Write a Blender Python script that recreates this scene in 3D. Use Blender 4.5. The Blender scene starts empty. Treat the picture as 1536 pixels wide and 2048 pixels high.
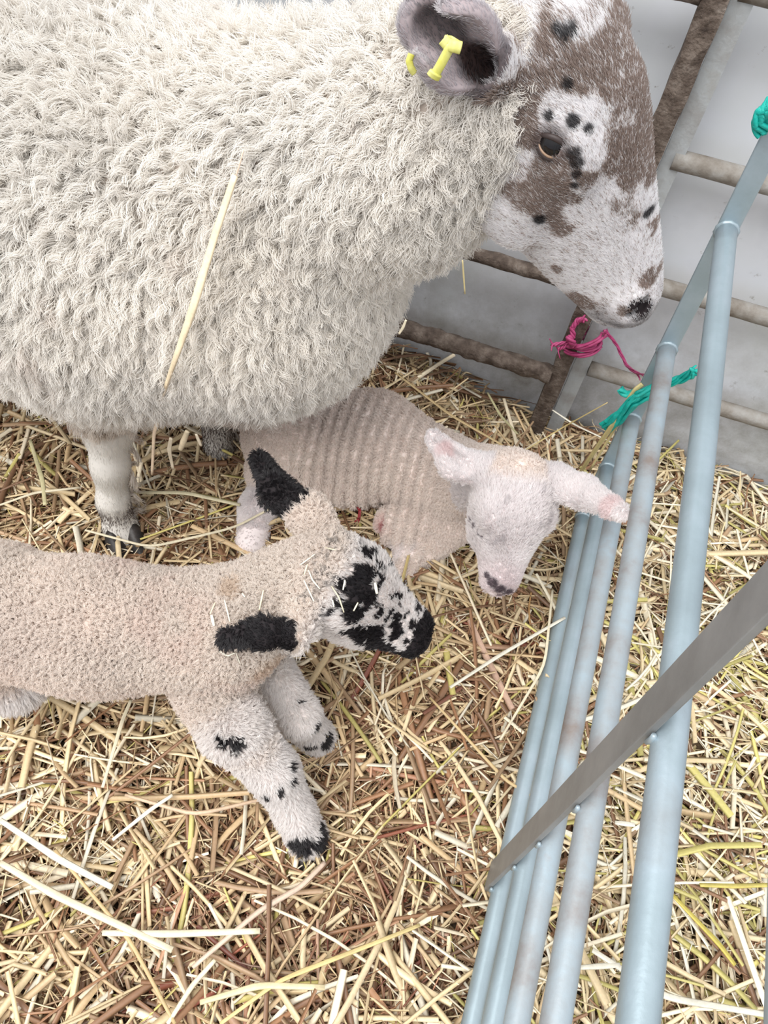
import bpy, bmesh, math
import numpy as np
from mathutils import Vector, Matrix
from mathutils.bvhtree import BVHTree

SC = bpy.context.scene
COL = SC.collection
RNG = np.random.default_rng(7)

# ------------------------------------------------------------------ camera
EYE = np.array([0.0, 0.0, 1.2375])
FPX = 1541.0
CX = np.array([0.94581, 0.31519, 0.07803])     # camera right in world
CY = np.array([0.30054, -0.75881, -0.57782])   # camera down in world
CZ = np.array([-0.12292, 0.56996, -0.81243])   # view direction in world
cam_d = bpy.data.cameras.new('camera')
cam = bpy.data.objects.new('camera', cam_d)
COL.objects.link(cam)
cam_d.sensor_fit = 'VERTICAL'
cam_d.sensor_height = 24.0
cam_d.lens = 24.0 * FPX / 2048.0
cam_d.clip_start = 0.02
cam.matrix_world = Matrix(((CX[0], -CY[0], -CZ[0], EYE[0]), (CX[1], -CY[1], -CZ[1], EYE[1]),
                           (CX[2], -CY[2], -CZ[2], EYE[2]), (0, 0, 0, 1)))
SC.camera = cam

# ------------------------------------------------------------------ light
world = bpy.data.worlds.new('world')
SC.world = world
world.use_nodes = True
wn = world.node_tree.nodes
wl = world.node_tree.links
bg = wn['Background']
tc = wn.new('ShaderNodeTexCoord')
sp = wn.new('ShaderNodeSeparateXYZ')
rp = wn.new('ShaderNodeValToRGB')
wl.new(tc.outputs['Generated'], sp.inputs[0])
mr = wn.new('ShaderNodeMapRange')
mr.inputs[1].default_value = -0.2
mr.inputs[2].default_value = 1.0
wl.new(sp.outputs['Z'], mr.inputs[0])
wl.new(mr.outputs[0], rp.inputs[0])
rp.color_ramp.elements[0].color = (0.42, 0.43, 0.46, 1)
rp.color_ramp.elements[1].color = (0.98, 0.99, 1.0, 1)
wl.new(rp.outputs[0], bg.inputs[0])
bg.inputs[1].default_value = 0.95
sun_d = bpy.data.lights.new('daylight', 'SUN')
sun_d.energy = 2.1
sun_d.angle = math.radians(50)
sun_d.color = (1.0, 0.985, 0.96)
sun = bpy.data.objects.new('daylight', sun_d)
COL.objects.link(sun)
sun.rotation_euler = Vector((0.25, 0.45, -1.0)).to_track_quat('-Z', 'Y').to_euler()
SC.view_settings.view_transform = 'Standard'
SC.view_settings.look = 'None'
SC.view_settings.gamma = 1.0
SC.view_settings.use_curve_mapping = False
SC.view_settings.exposure = 0.68
SC.cycles.max_bounces = 8
SC.cycles.diffuse_bounces = 4
SC.cycles.transparent_max_bounces = 8
SC.cycles.use_denoising = True
SC.cycles.adaptive_threshold = 0.02

# ------------------------------------------------------------------ helpers
A = lambda *v: np.array(v, float)


def unit(v):
    v = np.asarray(v, float)
    return v / (np.linalg.norm(v, axis=-1, keepdims=True) + 1e-12)


def ray(px, py):
    return CX * (px - 768) + CY * (py - 1024) + CZ * FPX


def at(px, py, x=None, y=None, z=None):
    """The point of the place that a pixel of the photograph shows, on the plane x=, y= or z=."""
    r = ray(px, py)
    if z is not None:
        t = (z - EYE[2]) / r[2]
    elif y is not None:
        t = (y - EYE[1]) / r[1]
    else:
        t = (x - EYE[0]) / r[0]
    return EYE + r * t


def hashf(i, j, k, seed):
    h = (i * 374761393 + j * 668265263 + k * 2147483647 + seed * 974634777) & 0xffffffff
    h = ((h ^ (h >> 13)) * 1274126177) & 0xffffffff
    h = ((h ^ (h >> 16)) * 2246822519) & 0xffffffff
    return ((h ^ (h >> 15)) & 0xffffff) / float(0xffffff)


def vnoise(p, seed=0):
    """smooth value noise in 0..1 for an (N,3) array"""
    p = np.asarray(p, float)
    i = np.floor(p).astype(np.int64)
    f = p - i
    f = f * f * (3 - 2 * f)
    out = 0
    for a in (0, 1):
        for b in (0, 1):
            for c in (0, 1):
                w = (f[:, 0] if a else 1 - f[:, 0]) * (f[:, 1] if b else 1 - f[:, 1]) * (f[:, 2] if c else 1 - f[:, 2])
                out = out + w * hashf(i[:, 0] + a, i[:, 1] + b, i[:, 2] + c, seed)
    return out


def fbm(p, seed=0, n=3):
    s = 0
    a = 0.5
    tot = 0
    for k in range(n):
        s = s + a * vnoise(p * 2 ** k, seed + k)
        tot += a
        a *= 0.5
    return s / tot


def sstep(a, b, x):
    t = np.clip((np.asarray(x, float) - a) / (b - a), 0, 1)
    return t * t * (3 - 2 * t)


def tag(o, label=None, cat=None, group=None, kind=None):
    if label: o['label'] = label
    if cat: o['category'] = cat
    if group: o['group'] = group
    if kind: o['kind'] = kind
    return o


def empty(name, loc):
    o = bpy.data.objects.new(name, None)
    o.empty_display_size = 0.05
    o.location = Vector(loc)
    COL.objects.link(o)
    return o


def link(name, me, mat, parent=None):
    o = bpy.data.objects.new(name, me)
    if mat: me.materials.append(mat)
    COL.objects.link(o)
    if parent:
        o.parent = parent
        o.matrix_parent_inverse = Matrix.Translation(-parent.location)
    return o


def mesh_np(name, V, F, col=None, smooth=True):
    """F: (n,4) or (n,3) int array, or list of such arrays"""
    if not isinstance(F, (list, tuple)): F = [F]
    F = [f for f in F if len(f)]
    me = bpy.data.meshes.new(name)
    me.vertices.add(len(V))
    me.vertices.foreach_set('co', np.asarray(V, np.float32).ravel())
    nl = sum(f.size for f in F)
    me.loops.add(nl)
    me.loops.foreach_set('vertex_index', np.concatenate([f.ravel() for f in F]).astype(np.int32))
    npoly = sum(len(f) for f in F)
    me.polygons.add(npoly)
    tot = np.concatenate([np.full(len(f), f.shape[1]) for f in F])
    st = np.concatenate([[0], np.cumsum(tot)[:-1]])
    me.polygons.foreach_set('loop_start', st.astype(np.int32))
    me.polygons.foreach_set('loop_total', tot.astype(np.int32))
    me.polygons.foreach_set('use_smooth', np.full(npoly, smooth))
    me.update(calc_edges=True)
    me.validate()
    if col is not None:
        ca = me.color_attributes.new('tint', 'FLOAT_COLOR', 'POINT')
        c4 = np.ones((len(V), 4), np.float32)
        c4[:, :3] = col
        ca.data.foreach_set('color', c4.ravel())
    return me


# ------------------------------------------------------------------ materials
def mat_new(name):
    m = bpy.data.materials.new(name)
    m.use_nodes = True
    nt = m.node_tree
    return m, nt.nodes, nt.links, nt.nodes['Principled BSDF']


def N(nodes, t, **kw):
    n = nodes.new(t)
    for k, v in kw.items():
        if k in ('loc',): continue
        if hasattr(n, k): setattr(n, k, v)
        else: n.inputs[k].default_value = v
    return n


def ramp(nodes, stops):
    r = nodes.new('ShaderNodeValToRGB')
    el = r.color_ramp.elements
    while len(el) < len(stops): el.new(0.5)
    for e, (p, c) in zip(el, stops):
        e.position = p
        e.color = (*c, 1)
    return r


def m_noise(name, stops, scale, rough=0.6, metal=0.0, bump=0.0, bscale=None, detail=6, stretch=(1, 1, 1), spec=0.4, bdist=0.002):
    m, n, l, b = mat_new(name)
    t = n.new('ShaderNodeTexCoord')
    mp = n.new('ShaderNodeMapping')
    mp.inputs['Scale'].default_value = stretch
    l.new(t.outputs['Object'], mp.inputs[0])
    ns = N(n, 'ShaderNodeTexNoise')
    ns.inputs['Scale'].default_value = scale
    ns.inputs['Detail'].default_value = detail
    ns.inputs['Roughness'].default_value = 0.62
    l.new(mp.outputs[0], ns.inputs['Vector'])
    r = ramp(n, stops)
    l.new(ns.outputs['Fac'], r.inputs[0])
    l.new(r.outputs[0], b.inputs['Base Color'])
    b.inputs['Roughness'].default_value = rough
    b.inputs['Metallic'].default_value = metal
    b.inputs['Specular IOR Level'].default_value = spec
    if bump:
        nb = N(n, 'ShaderNodeTexNoise')
        nb.inputs['Scale'].default_value = bscale or scale * 4
        nb.inputs['Detail'].default_value = 5
        l.new(mp.outputs[0], nb.inputs['Vector'])
        bm_ = n.new('ShaderNodeBump')
        bm_.inputs['Strength'].default_value = bump
        bm_.inputs['Distance'].default_value = bdist
        l.new(nb.outputs['Fac'], bm_.inputs['Height'])
        l.new(bm_.outputs[0], b.inputs['Normal'])
    return m


def m_attr(name, rough=0.6, spec=0.3, bump=0.0, bscale=400, sss=0.0, streak=0.0):
    m, n, l, b = mat_new(name)
    a = n.new('ShaderNodeAttribute')
    a.attribute_name = 'tint'
    src = a.outputs['Color']
    if streak or bump:
        t = n.new('ShaderNodeTexCoord')
        ns = n.new('ShaderNodeTexNoise')
        ns.inputs['Scale'].default_value = bscale
        ns.inputs['Detail'].default_value = 4
        l.new(t.outputs['Object'], ns.inputs['Vector'])
    if streak:
        mr_ = n.new('ShaderNodeMapRange')
        mr_.inputs[3].default_value = 1 - streak
        mr_.inputs[4].default_value = 1 + streak
        l.new(ns.outputs['Fac'], mr_.inputs[0])
        mx = n.new('ShaderNodeVectorMath')
        mx.operation = 'SCALE'
        l.new(src, mx.inputs[0])
        l.new(mr_.outputs[0], mx.inputs['Scale'])
        src = mx.outputs[0]
    if bump:
        bm_ = n.new('ShaderNodeBump')
        bm_.inputs['Strength'].default_value = bump
        bm_.inputs['Distance'].default_value = 0.001
        l.new(ns.outputs['Fac'], bm_.inputs['Height'])
        l.new(bm_.outputs[0], b.inputs['Normal'])
    l.new(src, b.inputs['Base Color'])
    b.inputs['Roughness'].default_value = rough
    b.inputs['Specular IOR Level'].default_value = spec
    if sss:
        b.inputs['Subsurface Weight'].default_value = sss
        b.inputs['Subsurface Radius'].default_value = (0.006, 0.003, 0.002)
    return m


def m_hair(name, gloss=0.08, trans=0.35):
    m = bpy.data.materials.new(name)
    m.use_nodes = True
    n, l = m.node_tree.nodes, m.node_tree.links
    n.clear()
    out = n.new('ShaderNodeOutputMaterial')
    a = n.new('ShaderNodeAttribute')
    a.attribute_name = 'tint'
    d = n.new('ShaderNodeBsdfDiffuse')
    t = n.new('ShaderNodeBsdfTranslucent')
    g = n.new('ShaderNodeBsdfGlossy')
    g.inputs['Roughness'].default_value = 0.5
    m1 = n.new('ShaderNodeMixShader')
    m1.inputs[0].default_value = trans
    m2 = n.new('ShaderNodeMixShader')
    m2.inputs[0].default_value = gloss
    for x in (d, t): l.new(a.outputs['Color'], x.inputs['Color'])
    l.new(d.outputs[0], m1.inputs[1])
    l.new(t.outputs[0], m1.inputs[2])
    l.new(m1.outputs[0], m2.inputs[1])
    l.new(g.outputs[0], m2.inputs[2])
    l.new(m2.outputs[0], out.inputs[0])
    return m


def m_flat(name, c, rough=0.5, spec=0.5, coat=0.0):
    m, n, l, b = mat_new(name)
    b.inputs['Base Color'].default_value = (*c, 1)
    b.inputs['Roughness'].default_value = rough
    b.inputs['Specular IOR Level'].default_value = spec
    b.inputs['Coat Weight'].default_value = coat
    return m


M_GALV = m_noise('galvanised_steel', [(0.25, (0.27, 0.33, 0.36)), (0.5, (0.34, 0.42, 0.46)), (0.62, (0.39, 0.47, 0.52)), (0.85, (0.30, 0.32, 0.33))], 9, 0.42, 0.45, 0.25, 260, bdist=0.0008)
M_GALV_DIRTY = m_noise('galvanised_steel_dirty', [(0.3, (0.27, 0.23, 0.21)), (0.45, (0.35, 0.38, 0.40)), (0.6, (0.38, 0.46, 0.51)), (0.8, (0.36, 0.30, 0.29))], 11, 0.5, 0.35, 0.3, 240, bdist=0.0008)
M_BRACE = m_noise('brace_steel', [(0.3, (0.22, 0.22, 0.215)), (0.6, (0.30, 0.30, 0.295)), (0.8, (0.36, 0.35, 0.34))], 14, 0.5, 0.3, 0.15, 300, bdist=0.0006)
M_MUD = m_noise('caked_mud', [(0.25, (0.035, 0.024, 0.019)), (0.45, (0.09, 0.066, 0.052)), (0.6, (0.155, 0.122, 0.10)), (0.78, (0.27, 0.235, 0.205))], 45, 0.85, 0.0, 0.9, 160, bdist=0.004)
M_DUSTY = m_noise('dusty_grey_rail', [(0.3, (0.13, 0.105, 0.08)), (0.5, (0.24, 0.22, 0.195)), (0.7, (0.33, 0.325, 0.31)), (0.85, (0.20, 0.17, 0.12))], 22, 0.7, 0.0, 0.4, 200)
M_PALEPOST = m_noise('pale_dusty_post', [(0.3, (0.28, 0.27, 0.26)), (0.55, (0.38, 0.40, 0.41)), (0.8, (0.30, 0.28, 0.25))], 18, 0.65, 0.0, 0.3, 200)
M_PINK = m_noise('pink_twine_fibre', [(0.3, (0.28, 0.02, 0.09)), (0.55, (0.44, 0.06, 0.18)), (0.8, (0.62, 0.20, 0.34))], 40, 0.45, 0, 0.6, 700, stretch=(1, 1, 1), bdist=0.001)
M_TEAL = m_noise('teal_twine_fibre', [(0.3, (0.0, 0.26, 0.22)), (0.55, (0.01, 0.46, 0.38)), (0.8, (0.10, 0.68, 0.58))], 40, 0.4, 0, 0.6, 700, bdist=0.001)
M_STRAW = m_attr('straw', 0.42, 0.45, 0.0, 260, streak=0.22)
M_WOOL = m_hair('wool_fibre', 0.03, 0.35)
M_HAIR = m_hair('coat_hair', 0.05, 0.50)
M_SKIN = m_attr('coat_skin', 0.75, 0.2)
M_HOOF = m_noise('dark_hoof_horn', [(0.3, (0.012, 0.011, 0.012)), (0.7, (0.06, 0.05, 0.045))], 50, 0.45, 0, 0.3, 200)
M_EYE = m_flat('eye_surface', (0.008, 0.007, 0.008), 0.12, 0.35, 0.25)
M_IRIS = m_flat('amber_iris', (0.30, 0.19, 0.12), 0.3, 0.5)
M_LID = m_flat('eyelid_skin', (0.045, 0.032, 0.030), 0.5, 0.4)
M_TAG = m_noise('yellow_tag_plastic', [(0.35, (0.60, 0.57, 0.10)), (0.65, (0.74, 0.72, 0.26))], 60, 0.45, 0, 0.1, 200)
M_BLOOD = m_noise('dried_cord', [(0.3, (0.20, 0.01, 0.015)), (0.7, (0.45, 0.04, 0.05))], 90, 0.35, 0, 0.3, 300)

# wall sheet: pale blue grey, grimy
def wall_material():
    m, n, l, b = mat_new('painted_board')
    t = n.new('ShaderNodeTexCoord')
    def nz(scale, detail=5, rough=0.6):
        q = n.new('ShaderNodeTexNoise')
        q.inputs['Scale'].default_value = scale
        q.inputs['Detail'].default_value = detail
        q.inputs['Roughness'].default_value = rough
        l.new(t.outputs['Object'], q.inputs['Vector'])
        return q
    n1 = nz(3.2)
    r1 = ramp(n, [(0.3, (0.47, 0.49, 0.53)), (0.5, (0.60, 0.62, 0.66)), (0.7, (0.56, 0.59, 0.60)), (0.85, (0.42, 0.45, 0.43))])
    l.new(n1.outputs['Fac'], r1.inputs[0])
    n2 = nz(38, 6, 0.7)
    r2 = ramp(n, [(0.62, (0, 0, 0)), (0.72, (1, 1, 1))])
    l.new(n2.outputs['Fac'], r2.inputs[0])
    n3 = nz(5.0, 3)
    r3 = ramp(n, [(0.45, (0, 0, 0)), (0.62, (1, 1, 1))])
    l.new(n3.outputs['Fac'], r3.inputs[0])
    mu = n.new('ShaderNodeMath')
    mu.operation = 'MULTIPLY'
    l.new(r2.outputs[0], mu.inputs[0])
    l.new(r3.outputs[0], mu.inputs[1])
    # splashed dirt near the litter
    sx = n.new('ShaderNodeSeparateXYZ')
    l.new(t.outputs['Object'], sx.inputs[0])
    ms = n.new('ShaderNodeMapRange')
    ms.inputs[1].default_value = 0.42
    ms.inputs[2].default_value = 0.02
    l.new(sx.outputs['Z'], ms.inputs[0])
    mm = n.new('ShaderNodeMath')
    mm.operation = 'MULTIPLY'
    r4 = ramp(n, [(0.35, (0, 0, 0)), (0.7, (1, 1, 1))])
    l.new(nz(9, 6, 0.75).outputs['Fac'], r4.inputs[0])
    l.new(ms.outputs[0], mm.inputs[0])
    l.new(r4.outputs[0], mm.inputs[1])
    mx = n.new('ShaderNodeMix')
    mx.data_type = 'RGBA'
    l.new(mu.outputs[0], mx.inputs[0])
    l.new(r1.outputs[0], mx.inputs[6])
    mx.inputs[7].default_value = (0.20, 0.18, 0.16, 1)
    mx2 = n.new('ShaderNodeMix')
    mx2.data_type = 'RGBA'
    l.new(mm.outputs[0], mx2.inputs[0])
    l.new(mx.outputs[2], mx2.inputs[6])
    mx2.inputs[7].default_value = (0.22, 0.21, 0.19, 1)
    l.new(mx2.outputs[2], b.inputs['Base Color'])
    b.inputs['Roughness'].default_value = 0.55
    return m


M_WALL = wall_material()
M_SOIL = m_noise('trodden_litter', [(0.3, (0.06, 0.038, 0.024)), (0.5, (0.13, 0.085, 0.05)), (0.7, (0.24, 0.17, 0.10))], 30, 0.9, 0, 1.0, 90, bdist=0.006)


# ------------------------------------------------------------------ the setting
def litter_z(x, y):
    """height of the straw litter"""
    x = np.asarray(x, float)
    y = np.asarray(y, float)
    p = np.stack([x * 3.1, y * 3.1, 0 * x], -1).reshape(-1, 3)
    n = (vnoise(p, 3) - 0.5).reshape(x.shape) * 0.045
    bank = 0.028 * np.exp(-((x - 0.12) / 0.14) ** 2 - ((y - 0.98) / 0.16) ** 2)
    side = 0.015 * sstep(0.9, 1.2, y) * sstep(0.0, -0.25, x) - 0.075 * sstep(0.98, 1.22, y) * sstep(-0.28, 0.02, x)
    return 0.03 + n + bank + side


gx, gy = np.meshgrid(np.linspace(-1.9, 1.5, 90), np.linspace(-0.9, 1.285, 60), indexing='ij')
gz = litter_z(gx, gy) - 0.02
V = np.stack([gx, gy, gz], -1).reshape(-1, 3)
idx = np.arange(90 * 60).reshape(90, 60)
F = np.stack([idx[:-1, :-1], idx[1:, :-1], idx[1:, 1:], idx[:-1, 1:]], -1).reshape(-1, 4)
ft = link('floor', mesh_np('floor', V, F), M_SOIL)
ft['kind'] = 'structure'


def wall_sheet():
    """a sheet with shallow horizontal swages"""
    zs = []
    prof = []
    for z0 in np.arange(0.09, 1.9, 0.21):
        for dz, dy in ((0, 0), (0.020, 0.0), (0.045, -0.004), (0.085, -0.004), (0.11, 0)):
            prof.append((z0 + dz, dy))
    prof = [(-0.1, 0)] + prof + [(2.0, 0)]
    xs = np.linspace(-2.2, 1.8, 30)
    V, F = [], []
    for z, dy in prof:
        for x in xs: V.append((x, 1.285 + dy, z))
    nx = len(xs)
    for j in range(len(prof) - 1):
        for i in range(nx - 1):
            F.append((j * nx + i, j * nx + i + 1, (j + 1) * nx + i + 1, (j + 1) * nx + i))
    b0 = len(V)
    for (x, y, z) in ((-2.2, 1.33, -0.1), (1.8, 1.33, -0.1), (1.8, 1.33, 2.0), (-2.2, 1.33, 2.0)): V.append((x, y, z))
    F.append((b0, b0 + 3, b0 + 2, b0 + 1))
    o = link('wall_back', mesh_np('wall_back', np.array(V), np.array(F), smooth=True), M_WALL)
    o['kind'] = 'structure'


wall_sheet()


# ------------------------------------------------------------------ mesh bits
def tube(P, R, seg=14, cap=True, flat=1.0, upv=None, jitter=0.0, seed=0):
    """tube through points P with radii R; returns V,F arrays"""
    P = np.asarray(P, float)
    R = np.broadcast_to(np.asarray(R, float), (len(P),))
    T = np.gradient(P, axis=0)
    T = unit(T)
    up = np.array(upv if upv is not None else ((0, 0, 1) if abs(T[0][2]) < 0.9 else (0, 1, 0)), float)
    V = []
    a = np.linspace(0, 2 * math.pi, seg, endpoint=False)
    for p, t, r in zip(P, T, R):
        s = unit(np.cross(t, up))
        u = np.cross(s, t)
        up = u
        V.append(p + r * (np.outer(np.cos(a), s) + flat * np.outer(np.sin(a), u)))
    V = np.concatenate(V)
    n = len(P)
    if jitter:
        C = np.repeat(P, seg, 0)
        V = C + (V - C) * (1 + jitter * (fbm(V * 60, seed) - 0.5)[:, None] * 2)
    i = np.arange(n * seg).reshape(n, seg)
    F = np.stack([i[:-1], np.roll(i[:-1], -1, 1), np.roll(i[1:], -1, 1), i[1:]], -1).reshape(-1, 4)
    Fs = [F]
    if cap:
        V = np.concatenate([V, P[:1], P[-1:]])
        c0, c1 = n * seg, n * seg + 1
        Fs.append(np.stack([np.roll(i[0], -1), i[0], np.full(seg, c0)], -1))
        Fs.append(np.stack([i[-1], np.roll(i[-1], -1), np.full(seg, c1)], -1))
    return V, Fs


def join(parts):
    V, Fq, Ft = [], [], []
    o = 0
    for v, fs in parts:
        if not isinstance(fs, (list, tuple)): fs = [fs]
        V.append(v)
        for f in fs:
            (Fq if f.shape[1] == 4 else Ft).append(f + o)
        o += len(v)
    out = []
    if Fq: out.append(np.concatenate(Fq))
    if Ft: out.append(np.concatenate(Ft))
    return np.concatenate(V), out


def box_mesh(name, lo, hi, mat, parent, bevel=0.001, rot=None, jitter=0.0, sub=None):
    bm = bmesh.new()
    bmesh.ops.create_cube(bm, size=1.0)
    lo, hi = np.array(lo), np.array(hi)
    c, s = (lo + hi) / 2, hi - lo
    for v in bm.verts: v.co = Vector((v.co[0] * s[0], v.co[1] * s[1], v.co[2] * s[2]))
    bmesh.ops.bevel(bm, geom=list(bm.edges), offset=bevel, segments=2, affect='EDGES', profile=0.6)
    if sub:
        es = [e for e in bm.edges if e.calc_length() > max(s) * 0.6]
        bmesh.ops.subdivide_edges(bm, edges=es, cuts=sub, use_grid_fill=True)
    M = Matrix.Translation(Vector(c)) @ (rot.to_4x4() if rot else Matrix.Identity(4))
    bmesh.ops.transform(bm, matrix=M, verts=bm.verts)
    if jitter:
        co = np.array([v.co[:] for v in bm.verts])
        d = fbm(co * 35, 5) - 0.35
        d2 = fbm(co * 35 + 40, 9) - 0.35
        for v, a, b_ in zip(bm.verts, d, d2): v.co += Vector((a, -b_, 0)) * jitter
    me = bpy.data.meshes.new(name)
    bm.to_mesh(me)
    bm.free()
    for p in me.polygons: p.use_smooth = False
    return link(name, me, mat, parent)


def rail(name, p0, p1, r, mat, parent, jitter=0.0, n=24, label=None, sag=0.0):
    t = np.linspace(0, 1, n)[:, None]
    P = A(*p0) * (1 - t) + A(*p1) * t
    P[:, 2] -= sag * 4 * t[:, 0] * (1 - t[:, 0])
    V, F = tube(P, r, 20, True, jitter=jitter, seed=len(parent.children) + 3)
    o = link(name, mesh_np(name, V, F), mat, parent)
    if label: o['label'] = label
    return o


def weld(parent, c, r, mat):
    """ring of weld metal"""
    a = np.linspace(0, 2 * math.pi, 25)
    P = np.stack([c[0] + r * np.cos(a), np.full(25, c[1]), c[2] + r * np.sin(a)], -1)
    V, F = tube(P, 0.0026 + 0.001 * np.sin(a * 7) ** 2, 8, False, upv=(0, 1, 0))
    return link('weld', mesh_np('weld', V, F), mat, parent)


# ------------------------------------------------------------------ the galvanised pen hurdle (gate)
XG = 0.18
gate = tag(empty('sheep_hurdle', (XG, 0.2, 0.0)), 'pale blue-grey galvanised hurdle with round rails running from the foreground to the back wall', 'gate')
rz = dict(zip('TABCDE', (EYE[2] - XG / 0.508, EYE[2] - XG / 0.3315, EYE[2] - XG / 0.2435, EYE[2] - XG / 0.2025, EYE[2] - XG / 0.1775, EYE[2] - XG / 0.1548)))
Y0, Y1 = -0.55, 0.944
for k, z in rz.items():
    dirty = k in 'BC'
    rail('rail', (XG, Y0, z), (XG, Y1, z), 0.0128 if k != 'A' else 0.0130, M_GALV_DIRTY if dirty else M_GALV, gate, n=40,
         label='round rail with brown smears' if dirty else None)
    if k != 'T': weld(gate, (XG, Y1 - 0.001, z), 0.0125, M_GALV)
box_mesh('end_post', (0.1670, 0.944, 0.0), (0.1930, 0.951, rz['T'] + 0.014), M_GALV, gate, 0.0012)
box_mesh('end_post', (0.1670, Y0 - 0.006, 0.0), (0.1930, Y0, rz['T'] + 0.014), M_GALV, gate, 0.0012)
box_mesh('centre_upright', (0.1615, 0.262, 0.0), (0.1675, 0.300, rz['T'] + 0.004), M_BRACE, gate, 0.001)['label'] = 'flat dull grey bar'
for k in 'ABCDE':
    c = (0.1675, 0.262, rz[k])
    V, F = tube([(0.166, 0.259, rz[k] - 0.008), (0.168, 0.2585, rz[k]), (0.166, 0.259, rz[k] + 0.008)], [0.002, 0.0034, 0.002], 8)
    link('weld', mesh_np('weld', V, F), M_GALV, gate)

# ------------------------------------------------------------------ hurdles along the wall
hl = tag(empty('wall_hurdle', (-0.6, 1.2, 0.0)), 'rusty hurdle caked in brown mud along the wall behind the ewe', 'gate')
# muddy post, leaning a touch
def slab(name, x0a, x0b, w, y0, y1, z0, z1, mat, parent, jit=0.0, n=36):
    V = []
    for i in range(n + 1):
        t = i / n
        z = z0 + (z1 - z0) * t
        x = x0a + (x0b - x0a) * t
        V += [(x, y0, z), (x + w * 0.5, y0 - 0.001, z), (x + w, y0, z), (x + w, y1, z), (x, y1, z)]
    V = np.array(V)
    if jit:
        a = fbm(V * A(50, 50, 30), 11) - 0.4
        b_ = fbm(V * A(50, 50, 30) + 9, 17) - 0.4
        V[:, 0] += a * jit
        V[:, 1] -= np.clip(b_, -0.1, 1) * jit * 1.3
    i = np.arange((n + 1) * 5).reshape(n + 1, 5)
    F = np.stack([i[:-1], np.roll(i[:-1], -1, 1), np.roll(i[1:], -1, 1), i[1:]], -1).reshape(-1, 4)
    caps = np.array([[*i[0][[0, 1, 2]]], [*i[0][[0, 2, 3]]], [*i[0][[0, 3, 4]]], [*i[-1][[2, 1, 0]]], [*i[-1][[3, 2, 0]]], [*i[-1][[4, 3, 0]]]])
    return link(name, mesh_np(name, V, [F, caps], smooth=False), mat, parent)


slab('end_post', 0.034, 0.070, 0.033, 1.205, 1.225, -0.02, 0.93, M_MUD, hl, 0.008)
rail('rail', (-1.30, 1.22, 0.19), (0.045, 1.215, 0.150), 0.0190, M_MUD, hl, 0.30, 260)
rail('rail', (-1.30, 1.22, 0.40), (0.055, 1.215, 0.372), 0.0135, M_MUD, hl, 0.25, 120)
rail('rail', (-1.30, 1.22, 0.62), (0.060, 1.215, 0.600), 0.0130, M_MUD, hl, 0.2, 120)
rail('rail', (-1.30, 1.22, 0.865), (0.066, 1.215, 0.845), 0.0140, M_MUD, hl, 0.2, 120)
slab('end_post', -1.32, -1.30, 0.028, 1.205, 1.225, -0.02, 0.93, M_MUD, hl, 0.006)
hr = tag(empty('wall_hurdle', (0.6, 1.22, 0.0)), 'dusty grey hurdle against the wall on the right, its post beside the muddy one', 'gate')
slab('end_post', 0.0735, 0.106, 0.030, 1.222, 1.230, -0.02, 0.93, M_PALEPOST, hr, 0.001)
for z in (0.175, 0.397, 0.617, 0.850):
    rail('rail', (0.112, 1.229, z + 0.006), (1.35, 1.229, z - 0.02), 0.0155, M_DUSTY, hr, 0.05, 60)
slab('end_post', 1.35, 1.35, 0.030, 1.215, 1.223, -0.02, 0.93, M_PALEPOST, hr, 0.001)


# ------------------------------------------------------------------ baler twine
def strands(paths, r, seed=0, twist=5, sp=0.0022, m=3, fray=0.004):
    """several fibres twisted along each path"""
    parts = []
    rg = np.random.default_rng(seed)
    for P in paths:
        P = np.asarray(P, float)
        s = np.linspace(0, len(P) - 1, 60)
        Q = np.stack([np.interp(s, np.arange(len(P)), P[:, k]) for k in range(3)], -1)
        for _ in range(4):
            Q[1:-1] = (Q[:-2] + 2 * Q[1:-1] + Q[2:]) / 4
        T = unit(np.gradient(Q, axis=0))
        S = unit(np.cross(T, (0.2, 0.3, 0.93)))
        U = np.cross(S, T)
        u = np.linspace(0, 1, 60)
        for k in range(m):
            ph = k * 2 * math.pi / m + u * twist * 2
            spread = sp * (1 + fray / sp * (np.clip(u - 0.88, 0, 1) / 0.12) ** 1.5 * (0.5 + rg.random()))
            W = Q + S * (np.cos(ph) * spread)[:, None] + U * (np.sin(ph) * spread)[:, None]
            rr = r * (1 - 0.5 * np.clip(u - 0.9, 0, 1) / 0.1)
            parts.append(tube(W, rr, 8, True, flat=0.7))
    return join(parts)


def ring(c, rx, ry, z, tilt=0.0, a0=0, a1=360, dz=0.0):
    a = np.radians(np.linspace(a0, a1, 24))
    return np.stack([c[0] + rx * np.cos(a), c[1] + ry * np.sin(a), z + tilt * np.cos(a) + dz * (a - a[0])], -1)


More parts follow.
